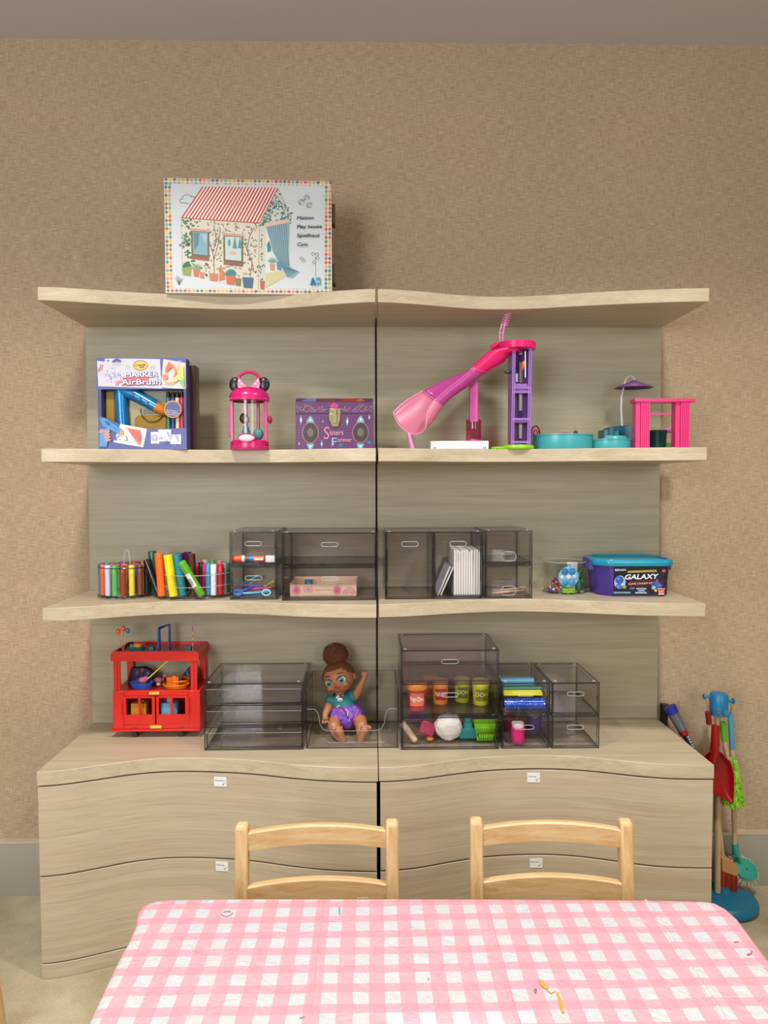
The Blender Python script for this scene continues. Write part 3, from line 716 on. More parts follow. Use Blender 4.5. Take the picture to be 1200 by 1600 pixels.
# ------------------------------------------------------------------ marker airbrush set
def airbrush():
    w, h, d = .226, .234, .040
    t = thing('art_set_box', 'blue and purple windowed box with a marker airbrush set, leftmost on its shelf', 'box', (-.604, -.252, ZS[1]))
    PUR = mat('#40467e', .5)
    Q = [(167, 155), (1080, 158), (1080, 1095), (183, 1092)]
    f = lambda a: -w/2+w*a; g = lambda b: h*(1-b)
    m = MB()      # tray with a real window opening
    m.box(-w/2, w/2, d-.002, d, 0, h, PUR).box(-w/2, -w/2+.009, 0, d-.002, .047, g(.336), PUR).box(w/2-.006, w/2, 0, d-.002, .047, g(.336), PUR)
    m.box(-w/2, w/2, 0, d-.002, g(.336), h, PUR).box(-w/2, w/2, 0, d-.002, 0, .047, PUR); m.build('carton', t)
    B(-w/2+.009, w/2-.006, d-.008, d-.0025, .047, g(.336), mat('#8a7a3a', .3)).build('inner_tray', t)
    ye = mat('#957008', .6); gr = mat('#8f9488', .5)
    MB().prism(rrect(-.026, .056, .048, .09, .012), .020, .05, ye, 'y').build('yellow_pad', t, bevel=.003)
    MB().prism(rrect(-w/2+.011, -.078, .05, g(.345), .006), .022, .05, ye, 'y').build('yellow_pad', t, bevel=.003)
    B(.0, .06, .03, .05, .095, g(.34), gr).build('paper_insert', t)
    # airbrush: gun body in blue metallic
    bl = mat('#1f78b8', .22, .25); og = mat('#c4761c', .3); bk = mat('#1a2030', .3)
    gun = MB(); gun.tube([(-.060, .024, .155), (-.03, .022, .146), (.03, .02, .112)], [.017, .0175, .0145], bl, 16)
    gun.tube([(-.062, .026, .16), (-.061, .026, .11), (-.058, .026, .048)], [.019, .0165, .0175], bl, 16).build('airbrush_body', t)
    nz = MB(); nz.tube([(.030, .02, .112), (.045, .02, .103), (.060, .02, .095)], [.015, .014, .006], og, 14); nz.build('airbrush_nozzle', t)
    for a in (.0, .33, .66):
        x, z = -.028+a*.056, .143-a*.033
        MB().prism([(x-.004, z-.004), (x+.006, z-.006), (x+.004, z+.004)], .0015, .006, bk, 'y').build('grip_mark', t)
    MB().tube([(.021+.03*math.cos(a), .017, .103+.03*math.sin(a)) for a in [PI*.95+k*PI*.09 for k in range(11)]], .0012, bk, 6).build('air_hose', t)
    for i, c in enumerate(('#1f7a5a', '#27408a', '#e0c49a', '#c43a5a')):
        x = .062+i*.0118
        mk = MB(); mk.cone((x, .018, .05), (x, .018, .135), .0056, .0056, mat(c, .25), 12).cone((x, .018, .136), (x, .018, .151), .0052, .0046, mat('#2a1c20', .3), 12).build('marker', t)
    bd = MB(); bd.cone((.078, .0035, .104), (.078, .002, .104), .0225, .0225, mat('#d08a3a', .4), 28).cone((.078, .002, .104), (.078, .0012, .104), .0195, .0195, mat('#4a4886', .4), 28); bd.build('round_badge', t)
    MB().box(-w/2+.009, w/2-.006, .0006, .0012, .047, g(.336), FILM).build('window_film', t)
    q = Print(Q, -w/2, w/2, 0, h)
    q.rect(160, 150, 1085, 472, '#4c5294').poly([(185, 750), (240, 760), (400, 830), (680, 880), (1080, 875), (1080, 1095), (183, 1092)], '#464d8e'); q.L()
    q.poly([(167, 180), (245, 190), (250, 158), (525, 160), (815, 165), (830, 465), (180, 440)], '#c2c2cc').poly([(850, 165), (1080, 205), (1075, 472), (822, 455)], '#c6c4c6')
    q.poly([(405, 828), (675, 880), (635, 1068), (335, 1015)], '#e6e4e8').rect(715, 912, 800, 1032, '#d0d4e8').rect(790, 888, 920, 1010, '#d8dcee').rect(912, 938, 1022, 1038, '#ccd0e6'); q.L()
    rnd = random.Random(5)
    for k in range(70):
        a = rnd.uniform(0, 6.28); r_ = rnd.uniform(5, 78)
        x, y = 330+r_*math.cos(a), 330+.85*r_*math.sin(a); q.leaf(x, y, 22, 3.4, a, '#3f8ac0' if y < 315 else ('#6a6ac0' if y < 350 else '#b05aa8'))
    for k in range(18): q.leaf(235+rnd.uniform(-34, 34), 330+rnd.uniform(-30, 30), 16, 2.5, rnd.uniform(0, 6), '#c88ac8')
    for i, c in enumerate(('#c0483a', '#d8863a', '#7a4a9a')): q.arc(168, 232, 58-i*11, 62-i*11, -.2, 1.4, 9, c, 8); q.arc(440, 440, 80-i*10, 60-i*10, PI*1.02, PI*1.45, 8, c, 8)
    for k in range(9): q.arc(372, 205, 52-k*4, 44-k*3.4, PI*(1.0+k*.02), PI*1.9, 3.4, '#5a4a9a', 9)
    for k in range(5): q.line([(330+k*18, 235), (350+k*16, 190)], 3, '#5a4a9a')
    q.poly([(282, 160), (286, 175), (300, 180), (286, 185), (282, 200), (278, 185), (264, 180), (278, 175)], '#3a3470')
    for x0, y0, x1, y1 in ((455, 230, 500, 282), (475, 225, 510, 268), (500, 235, 515, 262), (748, 230, 712, 282), (768, 238, 735, 284), (730, 232, 722, 262)): q.line([(x0, y0), (x1, y1)], 3, '#5a5a8a')
    q.ell(615, 230, 78, 52, '#3a3420', 24); q.L().ell(615, 230, 72, 46, '#e2b53a', 24); q.L()
    q.text('Crayola', 556, 236, 17, '#2a2a2a', w=112, off=.02, rot=-.06, shear=.2).ell(628, 248, 26, 7, '#2f8a5a').ell(640, 242, 14, 5, '#3f5aa8')
    q.poly([(430, 352), (660, 330), (700, 352), (690, 430), (450, 440)], '#c8586e'); q.L()
    for off, c in ((.075, '#43347c'), (.02, '#e6e4ee')):
        q.text('MARKER', 462, 352, 50, c, w=335, off=off, rot=-.02).text('AirBrush', 425, 428, 54, c, w=400, off=off, rot=-.01); q.L()
    # dragon painting
    dr = '#d8643a'
    q.poly([(880, 250), (905, 215), (912, 190), (930, 215), (960, 230), (950, 250), (925, 262), (905, 290), (872, 300)], dr).arc(935, 300, 44, 60, -1.2, 1.1, 16, '#e08a4a', 12).arc(920, 385, 60, 30, 0, 2.6, 14, '#e0a04a', 10)
    q.poly([(845, 330), (880, 320), (905, 355), (880, 375), (848, 365)], '#dc7a40').poly([(1000, 260), (1062, 240), (1066, 400), (1010, 380), (980, 400), (960, 370), (990, 330)], '#d8c860').poly([(1020, 395), (1068, 360), (1066, 455), (1040, 430)], '#7ab86a')
    q.line([(1005, 240), (1000, 330)], 8, '#e0945a').text('4+', 1008, 197, 13, '#f4e8f0', w=34)
    # lower band art
    q.poly([(198, 775), (260, 770), (440, 895), (405, 935), (230, 850)], '#2f86c4').poly([(205, 880), (300, 870), (295, 960), (270, 1060), (195, 1060)], '#3f8fc8').ell(425, 915, 22, 26, '#d08a3a'); q.L()
    q.ell(282, 822, 34, 17, '#1c4a80', rot=.6).ell(330, 855, 6, 5, '#1c3a60').ell(356, 870, 6, 5, '#1c3a60').ell(380, 888, 6, 5, '#1c3a60')
    for k in range(4): q.ell(272+k*3, 905+k*30, 36, 13, '#c8866a', rot=-.1)
    q.ell(215, 905, 26, 14, '#c8866a', rot=-.4)
    q.poly([(445, 860), (500, 870), (600, 920), (560, 960), (500, 900)], '#e0c24a').poly([(480, 870), (560, 885), (612, 895), (625, 960), (600, 1050), (570, 1000), (530, 950)], '#d85a48').arc(570, 960, 34, 46, -1.4, 1.6, 9, '#c83a3a', 9).line([(520, 1030), (570, 990), (612, 1048)], 6, '#e08a3a')
    for k in range(9): q.leaf(385+rnd.uniform(-25, 22), 980+rnd.uniform(-28, 25), 28, 6, rnd.uniform(0, 6), '#3f4a9a')
    q.arc(460, 980, 18, 24, -2, 2, 9, '#2f6a4a', 8)
    q.L(); q.arc(757, 970, 28, 34, 0, 6.28, 4, '#5a62a8', 12).arc(757, 970, 16, 20, 0, 6.28, 3.5, '#5a62a8', 10)
    for k in range(26): q.arc(rnd.uniform(805, 1005), rnd.uniform(905, 1020), 9, 9, 0, 5, 3, '#5f68b0', 6)
    q.L(); q.ly = 30
    q2 = Print(Q, -w/2, w/2, 0, h); q2.text('these markers', 872, 690, 11, '#e8e4f4', w=120, rot=.13).text('SPRAY AIRBRUSH', 868, 712, 12, '#e8e4f4', w=140, rot=.13).text('system', 890, 733, 12, '#e8e4f4', w=100, rot=.13)
    q.build('printed_front', t); q2.build('badge_print', t, (0, .0011, 0))
    b = thing('flat_game_box', 'dark brown and purple box edge sticking out behind the marker airbrush set', 'box', (-.586, -.200, ZS[1]))
    m = MB(); m.box(-.105, .105, 0, .045, 0, .225, mat('#4a3230', .5)); m.build('box_body', b, bevel=.001)
    q = Print([(0, 0), (10, 0), (10, 225), (0, 225)], 0, .045, 0, .225); q.rect(0, 0, 10, 225, '#6a4038'); q.L().rect(0, 0, 4, 225, '#3a2a5a').rect(6, 0, 7, 225, '#b87a5a')
    q.build('side_print', b, (.1052, 0, 0), (0, 0, PI/2))
airbrush()

# ------------------------------------------------------------------ pink lantern
def lantern():
    t = thing('toy_lantern', 'magenta toy lantern with clear sides and a pink dotted bow', 'toy', (-.3315, -.235, ZS[1]))
    PK = mat('#c81e6e', .25); DK = mat('#a01458', .3)
    R = .049
    MB().lathe([(0, 0), (R, 0), (R+.001, .004), (R, .020), (.045, .024), (0, .024)], (0, 0, 0), PK, 32).build('base', t)
    MB().lathe([(.045, .125), (R+.003, .126), (R+.003, .137), (R, .146), (.038, .156), (.026, .160), (0, .161)], (0, 0, 0), PK, 32).build('domed_roof', t)
    MB().lathe([(.044, .023), (.044, .126)], (0, 0, 0), PINKC if 0 else CLEAR, 32).build('clear_cylinder', t)
    for a in (-2.95, -.19, 1.2, 1.95):
        x, y = .0445*math.cos(a), .0445*math.sin(a)
        B(x-.004, x+.004, y-.004, y+.004, .02, .128, PK).build('frame_post', t, bevel=.001)
    B(-.054, -.046, -.006, .006, .035, .115, DK).build('hinge', t, bevel=.001)
    MB().ball((.053, 0, .078), (.006, .008, .010), DK).build('clasp', t)
    for k in range(22):
        a = PI+PI*k/21
        for z in (.1295, .006): MB().ball(((R+.0032)*math.cos(a), (R+.0032)*math.sin(a), z), .0011, mat('#e0568e', .3), 6, 4).build('rim_bead', t)
    for s in (-1, 1):
        MB().ball((s*.0375, .004, .170), (.015, .006, .019), mat('#15171c', .3), 20, 12).build('black_knob', t)
        bw = MB().prism([(s*.003, .162), (s*.012, .172), (s*.026, .187), (s*.030, .170), (s*.027, .156), (s*.012, .160)], -.010, .004, mat('#e07aa4', .35), 'y').build('bow_loop', t, bevel=.002)
        for x, z in ((.024, .178), (.018, .170), (.024, .162)): MB().cone((s*x, -.0108, z), (s*x, -.0098, z), .0026, .0026, mat('#f3d4e2', .4), 10).build('bow_dot', bw)
    for k in range(11):
        a = PI*(.10+.80*k/10); MB().ball((.0275*math.cos(a), -.003, .180+.021*math.sin(a)), .0046, PK, 10, 7).build('handle_bead', t)
    MB().ball((0, -.0485, .028), (.022, .004, .010), mat('#d0c4d0', .3), 20, 8).build('oval_badge', t)
    MB().tube([(.022*math.cos(a), -.0515, .028+.0105*math.sin(a)) for a in [k*PI/14 for k in range(28)]], .0012, PK, 6, closed=True).build('badge_rim', t)
    f = MB(); f.cone((-.010, .004, .024), (-.010, .004, .062), .016, .006, mat('#3a6a7a', .5), 14); f.ball((-.016, .004, .082), (.011, .011, .014), mat('#2a2426', .4)); f.ball((-.005, -.003, .078), (.006, .005, .008), mat('#9a7a6c', .5))
    f.build('figure_stand_in', t); MB().ball((.022, .0, .040), (.014, .01, .016), mat('#3f8a86', .4)).build('teal_scenery', t)
lantern()

# ------------------------------------------------------------------ purple trinket chest
def chest():
    w, h, d = .201, .136, .125
    t = thing('trinket_chest', 'purple patterned trinket chest with a brass clasp reading Sisters Forever', 'box', (-.1095, -.252, ZS[1]))
    PU = mat('#562c5c', .4); f = lambda v: h*(812-v)/(812-178)
    B(-w/2, w/2, 0, d, 0, f(382)-.0006, PU).build('chest_body', t, bevel=.0008)
    zl = f(382)
    MB().prism([(0, zl), (0, f(240)), (.018, f(190)), (.045, h), (d-.045, h), (d-.018, f(190)), (d, f(240)), (d, zl)], -w/2, w/2, PU, 'x').build('chest_lid', t, bevel=.0006)
    q = Print([(105, 178), (1062, 180), (1076, 812), (105, 812)], -w/2, w/2, 0, h)
    q.v = q.v
    # zigzag
    for k in range(13):
        y0 = 398+k*34
        for j in range(16):
            x = 108+j*60
            if y0+22 < 800: q.line([(x, y0), (min(x+30, 1066), y0+22), (min(x+60, 1066), y0)], 9, '#6b3370')
    for k in range(4):
        for j in range(16): q.line([(110+j*60, 260+k*34), (min(140+j*60, 1064), 276+k*34), (min(170+j*60, 1064), 260+k*34)], 6, '#66306c')
    q.L().line([(106, 240), (1062, 240)], 5, '#3a1c42'); q.line([(106, 384), (1066, 384)], 5, '#241028')
    go = '#a08a84'
    for s, cx in ((1, 584), (-1, 584)):
        X = lambda x: cx+s*(x-cx)
        for x, y, r_ in ((180, 325, 24), (240, 330, 34), (310, 338, 22), (440, 318, 20), (130, 300, 14)): q.arc(X(x), y, r_, r_*.9, 0, 5, 5, go, 10)
        q.line([(X(205), 280), (X(270), 285), (X(330), 330), (X(370), 350)], 5, go).line([(X(400), 350), (X(450), 352), (X(495), 325)], 5, go)
        q.poly([(X(372), 335), (X(392), 295), (X(410), 312), (X(402), 345)], '#a0286c')
        for x, y in ((134, 348), (345, 362)): q.ell(X(x), y, 12, 12, '#4a6aa8', 6)
    q.poly([(528, 285), (555, 270), (584, 245), (612, 270), (638, 285), (620, 318), (545, 318)], '#b8327a')
    for cx, cy in ((288, 612), (912, 612)):
        q.ell(cx, cy, 104, 128, '#9a6a74', 24); q.L().ell(cx, cy, 94, 118, '#37332f', 24); q.L()
        for dy, s in ((-165, 1), (175, -1)):
            q.poly([(cx-48, cy+dy+s*42), (cx-34, cy+dy), (cx, cy+dy-s*40), (cx+34, cy+dy), (cx+48, cy+dy+s*42)], '#6aa6bc'); q.L().poly([(cx-16, cy+dy+s*22), (cx, cy+dy-s*14), (cx+16, cy+dy+s*22)], '#c4e0e8')
        q.ell(cx, cy-2, 40, 52, '#6a5a62', 20)      # plain cameo stand-in
    for x, y, r_ in ((172, 460, 62), (746, 478, 62), (430, 748, 48), (1018, 430, 40), (148, 745, 26), (444, 480, 22), (570, 742, 44)):
        q.poly([(x, y-r_), (x+r_*.3, y), (x, y+r_), (x-r_*.3, y)], '#6f9ac0'); q.L().poly([(x, y-r_*.5), (x+r_*.14, y), (x, y+r_*.5), (x-r_*.14, y)], '#d0dcec')
    for x, y in ((668, 762), (1018, 735)):
        for k in range(4): q.line([(x-36*math.cos(k*PI/4), y-32*math.sin(k*PI/4)), (x+36*math.cos(k*PI/4), y+32*math.sin(k*PI/4))], 6, '#3f7ab0')
    q.L(); q.text('S', 452, 690, 150, '#c87a94', w=70, shear=.05).text('isters', 530, 640, 62, '#d49aae', w=170).text('F', 556, 770, 96, '#8ab4c8', w=62).text('orever', 628, 722, 50, '#d49aae', w=178)
    q.build('printed_front', t)
    q = Print([(0, 0), (957, 0), (957, 60), (0, 60)], -w/2, w/2, 0, .022)
    q.poly([(70, 58), (120, 20), (260, 8), (250, 58)], '#5a6a9a').poly([(280, 58), (330, 10), (450, 10), (500, 58)], '#6a3a30').poly([(540, 58), (600, 12), (800, 10), (850, 58)], '#8a3030').poly([(740, 50), (800, 20), (860, 50)], '#a8683a')
    q.build('lid_print', t, (0, .0005, f(240)+.0003), (math.radians(-56), 0, 0))
    br = mat('#b0a67c', .25, .85); k = MB()
    k.prism([(-.013, f(320)), (.016, f(320)), (.016, f(400)), (-.013, f(400))], -.002, 0, br, 'y').prism([(-.014, f(385)), (.016, f(385)), (.016, f(450)), (.010, f(540)), (-.006, f(540)), (-.014, f(450))], -.0045, -.002, br, 'y')
    k.build('clasp_plate', t, bevel=.0008)
    MB().prism([(-.004, f(330)), (.006, f(330)), (.007, f(500)), (-.005, f(500))], -.0085, -.0045, mat('#cfc8a0', .2, .9), 'y').build('clasp_tongue', t, bevel=.001)
chest()

def sm(vals, t):
    """Catmull-Rom through a list of Vectors, t in 0..len-1"""
    i = min(int(t), len(vals)-2); f = t-i
    a, b, c, d = vals[max(i-1, 0)], vals[i], vals[i+1], vals[min(i+2, len(vals)-1)]
    return .5*((2*b)+(c-a)*f+(2*a-5*b+4*c-d)*f*f+(3*b-a-3*c+d)*f**3)
# ------------------------------------------------------------------ water slide play set
def slide():
    z2 = ZS[1]; L0 = Vector((.25, -.21, z2))
    t = thing('toy_water_slide', 'pink toy water slide curling down from a purple shower tower', 'toy', L0)
    p = lambda u, v, y: P(u, v, y)-L0
    HP = mat('#e0206c', .22); OR = mat('#b0448c', .25); LP = mat('#c8708e', .3); PP = mat('#8a5cb0', .35); PPD = mat('#7346a0', .4)
    A = [(784, 534), (767, 546), (752, 559), (739, 572), (728, 580), (706, 589), (683, 599), (659, 612), (634, 627), (615, 644)]
    C_ = [(800, 541), (768, 548), (753, 561), (738, 575), (728, 586), (709, 600), (693, 613), (680, 625), (669, 641), (666, 655)]
    Bm = [(815, 548), (799, 553), (783, 568), (762, 581), (746, 592), (723, 608), (704, 620), (689, 633), (668, 660), (644, 678)]
    n = len(A)
    A = [p(*q, -.165-.002*i) for i, q in enumerate(A)]; C_ = [p(*q, -.245-.003*i) for i, q in enumerate(C_)]; Bm = [p(*q, -.205-.003*i) for i, q in enumerate(Bm)]
    def trough(a, b, m, nm, k=12, grow=0):
        rows = []
        for i in range(k+1):
            tt = a+(b-a)*i/k; a_, c_, b_ = sm(A, tt), sm(C_, tt), sm(Bm, tt); mid = (a_+c_)/2; e = (a_-c_)/2; dv = b_-mid
            rows.append([mid+(e*math.cos(x)+dv*math.sin(x))*(1+grow) for x in [PI*j/14 for j in range(15)]])
        o = MB().sheet([[tuple(q) for q in r] for r in rows], m).build(nm, t, solid=.0024, sharp=50); return o, rows
    s1, r1 = trough(.1, 3.15, HP, 'upper_chute'); s2, r2 = trough(3.0, 7.0, OR, 'middle_chute'); s3, r3 = trough(6.9, 9, LP, 'chute_mouth')
    for rr, par, m in ((r1, s1, HP), (r2, s2, mat('#c25a9c', .25))):
        for tt in (0, -1): MB().tube([q*1 for q in rr[tt]], .0022, m, 6).build('joint_rib', par)
    rim = [r3[k][0] for k in range(len(r3))]+r3[-1][1:-1]+[r3[k][-1] for k in range(len(r3)-1, -1, -1)]
    MB().tube(rim, .0022, mat('#d692aa', .3), 6).build('mouth_rim', s3)
    MB().tube([r2[k][-1] for k in range(len(r2))], .002, mat('#c25a9c', .25), 6).build('side_rim', s2)
    # platform with railing
    c = p(808, 546, -.215)
    pl = MB().lathe([(0, -.002), (.046, -.002), (.049, 0), (.049, .017), (.046, .017), (.046, .001), (0, .001)], c, HP, 32, sy=.9).build('platform', t)
    MB().tube([p(767, 543, -.2), p(775, 539, -.2), p(784, 537, -.2)], [.006, .007, .006], HP, 10).build('rail_knob', t)
    # ladder arch with leaf ornament
    lp = mat('#d48ab8', .35); m = MB()
    m.tube([p(785, 540, -.2), p(786, 520, -.2), p(789, 505, -.2), p(792, 491, -.2)], [.0028, .0026, .0024, .002], lp, 8).tube([p(780, 540, -.2), p(781, 518, -.2), p(784, 507, -.2)], .0022, lp, 8)
    for k in range(4): m.cone(p(781, 536-8*k, -.2), p(786, 536-8*k, -.2), .0016, .0016, lp, 6)
    for k in range(6):
        b = p(787+k*1.2, 508-k*3.6, -.2); m.tube([b, b+Vector((.008, 0, .001)), b+Vector((.011, 0, -.003))], [.0024, .002, .0004], lp, 6)
        m.tube([b, b+Vector((-.006, 0, .004)), b+Vector((-.009, 0, .001))], [.0022, .0016, .0004], lp, 6)
    m.build('ladder_arch', t)
    # tower
    x0, x1 = p(801, 620, -.24).x, p(831, 620, -.24).x; y0, y1 = -.03, .03; zt = p(816, 541, -.24).z; zb = .012; w = .0065
    def sk(z): return -.0035*(1-(z-zb)/(zt-zb))    # slight lean
    m = MB()
    for a in (x0, x1-w):
        m.add([(a+sk(zb), y0, zb), (a+w+sk(zb), y0, zb), (a+w, y0, zt), (a, y0, zt), (a+sk(zb), y0+.005, zb), (a+w+sk(zb), y0+.005, zb), (a+w, y0+.005, zt), (a, y0+.005, zt)],
              [(0, 1, 2, 3), (4, 7, 6, 5), (0, 3, 7, 4), (1, 5, 6, 2), (0, 4, 5, 1), (3, 2, 6, 7)], PPD)
    for v in (541, 604, 610.5, 653, 689): zz = p(816, v, -.24).z; m.box(x0+sk(zz)+.0004, x1+sk(zz)-.0004, y0-.0004, y0+.0046, zz-.006, zz, PP)
    m.build('tower_frame', t)
    m = MB(); m.box(x0-.0008, x0-.0001, y0+.0055, y1-.0003, zb, zt-.0003, PP).box(x1-.0025, x1-.0008, y0+.0055, y1-.0003, zb, zt-.0003, PP); m.build('tower_side', t)
    m = MB(); m.box(x0, x0+.030, y1, y1+.002, zb, zt, PP).box(x1-.012, x1, y1, y1+.002, zb, zt, PP)
    for k in range(4): m.box(x0+.0301, x1-.0121, y1, y1+.002, zb+k*.075, zb+k*.075+.02, PP)
    m.build('tower_back', t)
    MB().box(x0+w, x1-w, y0+.0055, y1-.0004, p(816, 612, -.24).z, p(816, 599, -.24).z, PP).box(x0+w, x1-w, y0+.006, y1-.0004, p(816, 660, -.24).z, p(816, 654, -.24).z, PP).build('tower_shelf', t)
    for a in (x0+.0005, x1-.0015, x0+w, x1-w-.001): MB().cone((a+sk(zb), y0-.0004, zb), (a, y0-.0004, zt), .0008, .0008, mat('#b48ad0', .3), 6).build('frame_edge', t)
    og = MB(); og.ball(p(819, 569, -.225), (.005, .002, .009), mat('#e07a2a', .4)).ball(p(817, 574, -.226), (.003, .002, .007), mat('#e0405a', .4)); og.build('fish_charm', t)
    MB().cone(p(821, 549, -.225), p(821, 590, -.225), .0022, .0018, mat('#b8bcc8', .2, .6), 8).build('shower_pipe', t)
    MB().cone(p(807, 584, -.22), p(807, 597, -.22), .0042, .0042, mat('#b6c0e4', .3), 12).build('small_bottle', t)
    MB().ball(p(794, 581, -.215), (.011, .009, .0055), mat('#4a5460', .25, .3), 18).build('shower_head', t)
    MB().tube([p(798, 580, -.215), p(806, 578, -.215)], .002, PP, 6).build('shower_arm', t)
    cg = p(815, 699, -.235); m = MB(); GR = mat('#86c81e', .35)
    m.lathe([(0, 0), (.040, 0), (.042, .004), (.040, .010), (.034, .0122), (0, .0122)], (cg.x-.004, cg.y+.02-.0, 0), GR, 28, sy=.9).lathe([(0, 0), (.025, 0), (.027, .003), (.022, .0075), (0, .009)], (cg.x-.052, cg.y+.03, 0), GR, 22); m.build('grass_base', t)
    # column and leg
    a, b = p(739.5, 600, -.2), p(740.5, 655, -.2)
    MB().prism(rrect(a.x-.0115, a.x+.0115, -.008, .010, .003), p(740, 660, -.2).z, a.z+.006, mat('#b8408c', .3)).build('support_column', t, bevel=.0006)
    cb = p(740, 687, -.195); m = MB().lathe([(.0195, 0), (.0205, .002), (.0205, .055), (.019, .057)], (cb.x, cb.y+.0, .0245), PINKC, 26); m.build('clear_cup', t)
    MB().lathe([(0, .0), (.021, .0), (.021, .005), (0, .005)], (cb.x, cb.y, .0232), mat('#c0246a', .3), 26).build('cup_base', t)
    MB().tube([p(639, 676, -.225), p(645, 700.5, -.225)], [.0075, .0075], mat('#cf86b4', .3), 12).build('front_leg', t)
    bx = thing('flat_white_box', 'flat white box under the pink slide support', 'box', (P(716, 693, -.2).x, -.2, z2))
    WB = mat('#e2e4ea', .45); B(-.077, .077, -.03, .035, 0, .0225, WB).build('box_body', bx, bevel=.002)
    B(-.055, .055, -.0315, -.0302, .0015, .021, mat('#eceef2', .4)).build('front_flap', bx, bevel=.001)
    for x in (-.069, -.064, .062, .067): B(x, x+.002, -.0308, -.0302, .002, .006, mat('#3a3c44', .5)).build('vent_slot', bx)
slide()

def poolset():
    z2 = ZS[1]; TE = mat('#3fa4ae', .3); DT = mat('#0f5b68', .3); DG = mat('#0e4a4a', .35); HP = mat('#dc2a78', .3)
    L0 = Vector((P(905, 690, -.18).x, -.18, z2)); p = lambda u, v, y: P(u, v, y)-L0
    t = thing('toy_pool', 'light teal toy paddling pool with a lower side basin, between tower and parasol', 'toy', L0)
    c = p(879, 700, -.18); wl = lambda r, h, e: [(0, 0), (r-.002, 0), (r, .004), (r, h-.004), (r+.0018, h-.003), (r+.0018, h), (r-.003, h), (r-.004, .004), (0, .004)]
    MB().lathe(wl(.080, .0405, 0), (c.x, c.y, 0), TE, 44, sy=.82).build('main_basin', t)
    c = p(953, 700, -.19); MB().lathe(wl(.054, .028, 0), (c.x+.003, c.y, 0), TE, 36, sy=.78).build('side_basin', t)
    m = MB(); m.box(c.x-.006, c.x+.05, c.y+.02, c.y+.03, .0, .040, TE).lathe([(0, .026), (.03, .026), (.032, .030), (.03, .034), (0, .034)], (c.x+.012, c.y-.004, 0), TE, 24, sy=.7); m.build('basin_step', t)
    m = MB(); a = p(838, 672, -.12); MG = mat('#a01c58', .3)
    t2 = thing('toy_deck_chair', 'small magenta toy seat with hooped back behind the pool', 'toy', (P(838, 690, -.07).x, -.068, z2))
    m.prism(rrect(-.012, .016, -.012, .012, .006), .046, .0505, MG); m.tube([(.012*math.cos(q), .008, .052+.024*math.sin(q)) for q in [PI*k/10 for k in range(11)]], .0025, MG, 7); m.tube([(.006*math.cos(q), .008, .052+.012*math.sin(q)) for q in [PI*k/10 for k in range(11)]], .0018, MG, 6)
    m.build('seat_and_hoop', t2); MB().cone((0, 0, 0), (0, 0, .046), .011, .004, MG, 12).build('stem', t2)
    t3 = tag(MB().tube([(-.035, 0, .004), (-.01, 0, .006), (.02, 0, .005)], [.003, .004, .002], mat('#8a2248', .4), 8).ball((.026, 0, .008), .006, mat('#5a2030', .4)).build('toy_paddle', loc=(P(888, 676, -.18).x, -.16, z2+.0405)), 'dark red toy paddle lying across the rim of the teal pool', 'toy')
    # dark teal lounge with parasol
    L0 = Vector((P(985, 690, -.11).x, -.11, z2)); p = lambda u, v, y: P(u, v, y)-L0
    t = thing('toy_poolside_lounge', 'dark teal toy lounge seats with a purple parasol on a white pole', 'toy', L0)
    m = MB()
    for u0, u1, vt in ((939, 950, 672), (948, 962, 668), (960, 975, 666), (973, 992, 665)):
        a, b = p(u0, 690, -.11), p(u1, 690, -.11); z = p(965, vt, -.11).z; m.prism(rrect(a.x, b.x, -.02, .03, .004), .0005, z, DT)
    m.build('bench', t, bevel=.002)
    MB().box(p(960, 0+680, -.13).x, p(966, 680, -.13).x, -.026, -.02, .0, p(965, 674, -.13).z, mat('#2f8a98', .3)).build('bench_arm', t)
    a = p(1028, 690, -.12); MB().lathe([(.022, 0), (.0255, .052), (.0265, .056), (.0235, .057), (.021, .01), (0, .01)], (a.x-.004, -.015, 0), DG, 26).build('tub', t)
    WH = mat('#cfcac6', .4)
    MB().tube([p(972, 668, -.11), p(970.5, 640, -.11), p(971, 620, -.11), p(975, 602, -.11), p(978, 592, -.11), p(984, 587, -.11), p(990, 590, -.11), p(991, 598, -.11)], [.0028, .0028, .0026, .0024, .0022, .0022, .0022, .0022], WH, 8).build('curved_pole', t)
    c = p(990, 606, -.11); m = MB(); vs = [(c.x, c.y, c.z+.0215)]+[(c.x+.054*math.cos(q), c.y+.042*math.sin(q), c.z) for q in [2*PI*k/8+PI/8 for k in range(8)]]
    m.add(vs, [(0, k+1, (k+1) % 8+1) for k in range(8)], mat('#6a4684', .5)); m.build('canopy', t, solid=.0018, sharp=10)
    # pink frame
    L0 = Vector((P(1036, 690, -.24).x, -.24, z2)); p = lambda u, v, y: P(u, v, y)-L0
    t = thing('toy_swing_frame', 'hot pink toy frame with two ribbed posts, right end of the shelf', 'toy', L0)
    zt = p(1036, 628, -.24).z
    for u0, u1, uu in ((994, 1015, 1001), (1056, 1077, 1063)):
        a, b, c = p(u0, 690, -.24).x, p(u1, 690, -.24).x, p(uu, 690, -.24).x
        m = MB(); m.box(a, c, .004, .03, 0, zt, HP); n = 5
        for k in range(n): x = c+(b-c)*k/n; m.box(x+.0004, x+(b-c)/n-.0004, -.0014, .002, 0, zt, HP)
        m.box(c, b, .0005, .028, 0, zt, HP); m.build('post', t, bevel=.0005)
    a, b = p(991, 627, -.24).x, p(1086, 627, -.24).x; B(a, b, -.004, .034, zt-.0005, zt+.0085, HP).build('top_beam', t, bevel=.001)
    B(p(1015, 1, -.24).x, p(1059, 1, -.24).x, .004, .007, p(0, 649, -.24).z, p(0, 646.5, -.24).z, HP).build('cross_bar', t)
